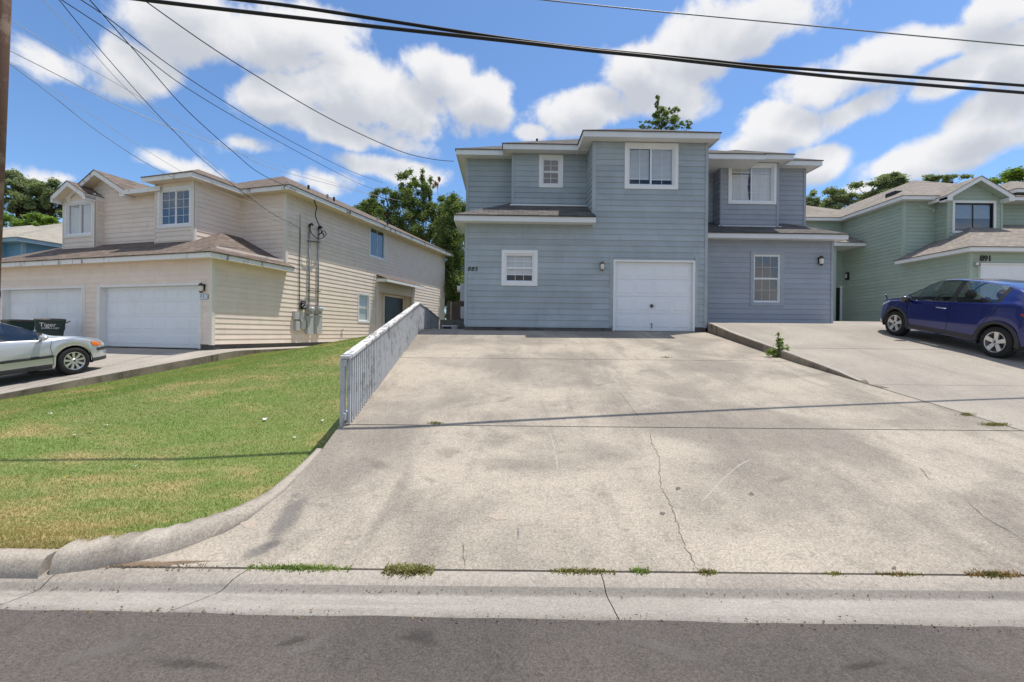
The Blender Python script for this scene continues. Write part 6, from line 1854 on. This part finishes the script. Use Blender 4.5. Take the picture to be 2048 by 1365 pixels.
drop([(90, -22), (123, 0), (260, 91), (376, 178), (533, 270), (700, 359), (770, 388)], 8.2, 30, .013, 'lower of the long thin wires passing behind the cream roof')
drop([(100, -22), (118, 0), (191, 89), (290, 202), (352, 267), (403, 318), (478, 379), (545, 428), (598, 455)], 8.2, YH, .010, 'thin twisted wire running straight to the mast on the cream house')
drop([(66, -22), (85, 0), (171, 89), (246, 171), (328, 246), (403, 310), (478, 372), (545, 424), (598, 453)], 8.2, YH, .008, 'thin pale wire just left of the twisted wire', 'cable_grey')
drop([(-6, 22), (19, 38), (137, 113), (239, 171), (297, 205), (376, 253), (444, 290), (560, 332), (760, 395)], 8.3, 32, .009, 'thin silvery wire leaving the pole near the top of the picture', 'cable_grey')
drop([(2, 94), (15, 99), (103, 144), (219, 202), (342, 256), (472, 304), (547, 338), (700, 379), (800, 402)], 8.3, 30, .014, 'bright grey cable leaving the pole below the silvery wire', 'cable_grey')
drop([(2, 116), (15, 125), (103, 191), (205, 270), (325, 345), (478, 417), (598, 456)], 8.3, YH, .009, 'lowest grey wire from the pole to the cream house mast', 'pipe_grey')
drop([(2, 112), (15, 122), (171, 222), (297, 304), (410, 369), (500, 405), (598, 431)], 8.3, YH, .007, 'faint wire just above the lowest one from pole to mast', 'cable_grey')

# ================================================================== weeds, litter
def weed(pxc, py, half_px, n, h, mat, label, seed, Yw=2.988, spread=.03, wide=.008):
    c = P(pxc, py, Yw); hw = half_px / FPX * Yw
    r = np.random.default_rng(seed)
    X = r.normal(0, .5, n).clip(-1, 1) * hw; Y = r.normal(0, spread, n); Z = np.zeros(n) - .005
    h *= .75
    o = blades('weed_clump', X, Y, Z, h * .3, h, wide, mat, None, 1.4, seed)
    o.location = (c.x, Yw, .030)
    return tag(o, label, 'weed', 'weeds in the driveway joint')
weed(600, 1133, 100, 1100, .034, 'weed_green', 'long strip of green grass in the joint, leftmost weed', 61, 2.99, .018)
weed(818, 1138, 48, 1400, .035, 'weed_olive', 'dense olive succulent clump in the joint left of centre', 62, 2.985, .026, .012)
weed(1165, 1146, 62, 700, .03, 'weed_olive', 'low olive strip of weeds in the joint below the garage', 63, 2.982, .014)
weed(1280, 1142, 18, 140, .05, 'weed_green', 'single small green tuft in the joint right of centre', 64, 2.985, .014)
weed(1412, 1144, 20, 200, .035, 'weed_olive', 'small weed tuft at the foot of the long crack', 65, 2.985, .014)
weed(1668, 1146, 18, 120, .025, 'weed_olive', 'tiny olive weed in the joint on the right half', 66, 2.985, .012)
weed(1800, 1147, 45, 350, .022, 'weed_red', 'dry reddish weeds in the joint toward the right', 67, 2.985, .012)
weed(1990, 1143, 55, 600, .035, 'weed_red', 'olive and red weed strip at the right end of the joint', 68, 2.99, .016)
def tuft(px, py, hw, n, h, mat, label, seed):
    c = on_drive(px, py, .0); r = np.random.default_rng(seed)
    o = blades('weed_clump', r.normal(0, .5, n) * hw, r.normal(0, .02, n), np.zeros(n), h * .3, h, .008, mat, None, 1.4, seed)
    o.location = c; return tag(o, label, 'weed', 'weeds in the slab joints')
tuft(872, 848, .12, 90, .04, 'weed_olive', 'dry weed sprig in the cross joint near the railing', 71)
tuft(1935, 831, .10, 120, .05, 'weed_olive', 'weed tuft in the joint between driveways, upper one', 72)
tuft(1990, 851, .16, 240, .05, 'weed_olive', 'weed tuft where the driveway joints cross at the right', 73)
tuft(1332, 716, .12, 60, .05, 'weed_olive', 'tiny weed in the upper cross joint below the garage', 74)
# leafy sapling growing out of the retaining kerb
wb = on_drive(1556, 714, 0.0)
sp = thing('leafy_weed', 'bright leafy sapling growing from a crack in the retaining kerb', 'plant', tuple(wb))
m = MB(); cl = []
for (dx, dy, dz, rr) in ((.02, 0, .10, .13), (-.14, -.03, .10, .12), (.14, .02, .14, .11), (.04, 0, .26, .10), (.02, .01, .38, .075), (.06, 0, .33, .08), (.0, .0, .50, .045), (-.22, -.02, .12, .07), (.22, .03, .2, .06)):
    m.tube([(0, 0, -.05), (dx * .5, dy, dz * .6), (dx, dy, dz)], [.012, .008, .004], 5)
    cl.append(((dx, dy, dz), (rr, rr * .8, rr), rr * rr))
m.build('stem', 'bark', sp)
leaf_cloud('foliage', cl, 'weed_green', sp, 700, .032, 75)
# litter on the lawn
def on_lawn(px, py):
    dx, dz = ray(px, py); lo, hi = 2.6, 20.0
    for _ in range(50):
        mid = (lo + hi) / 2
        if CAMZ + dz * mid > z_lawn(dx * mid, mid) + .02: lo = mid
        else: hi = mid
    return Vector((dx * lo, lo, z_lawn(dx * lo, lo) + .03))
def scrap(px, py, s, mat, label, seed, name='fallen_leaf', cat='leaf'):
    r = random.Random(seed); c = on_lawn(px, py); m = MB(); pts = []; s *= .7
    for i in range(9):
        a = 2 * math.pi * i / 9; k = s * r.uniform(.55, 1.1)
        pts.append(Vector((k * math.cos(a), k * .7 * math.sin(a), r.uniform(0, .5) * s)))
    for i in range(9): m.face([(0, 0, s * .25), pts[i], pts[(i + 1) % 9]])
    o = m.build(name, mat); o.location = c; o.rotation_euler = (r.uniform(-.3, .3), r.uniform(-.3, .3), r.uniform(0, 6))
    return tag(o, label, cat, 'litter on the lawn')
scrap(515, 908, .045, 'leaf_yellow', 'yellow fallen leaf on the lawn nearest the driveway edge', 1)
scrap(181, 864, .055, 'leaf_yellow', 'yellow fallen leaf among pale scraps, middle left of lawn', 2)
scrap(131, 957, .035, 'leaf_yellow', 'pale yellow leaf low on the left of the lawn', 3)
scrap(530, 840, .075, 'paper_white', 'white paper scrap on the lawn left of the railing post', 4, 'paper_scrap', 'litter')
scrap(645, 843, .04, 'paper_white', 'small white scrap right beside the railing post', 5, 'paper_scrap', 'litter')
scrap(272, 935, .05, 'paper_white', 'thin white scrap lying along the cable shadow', 6, 'paper_scrap', 'litter')
scrap(100, 829, .06, 'paper_white', 'white scrap near the upper left of the lawn', 7, 'paper_scrap', 'litter')
scrap(315, 823, .05, 'paper_white', 'white scrap high in the middle of the lawn', 8, 'paper_scrap', 'litter')
scrap(148, 872, .05, 'paper_white', 'pale scrap just left of the yellow leaf, middle left', 9, 'paper_scrap', 'litter')
scrap(212, 852, .04, 'paper_white', 'pale scrap up right of the yellow leaf, middle left', 10, 'paper_scrap', 'litter')
scrap(588, 877, .035, 'paper_white', 'tiny white scrap on the lawn below the railing end', 11, 'paper_scrap', 'litter')
scrap(12, 915, .05, 'paper_white', 'pale scrap at the left edge of the lawn', 12, 'paper_scrap', 'litter')
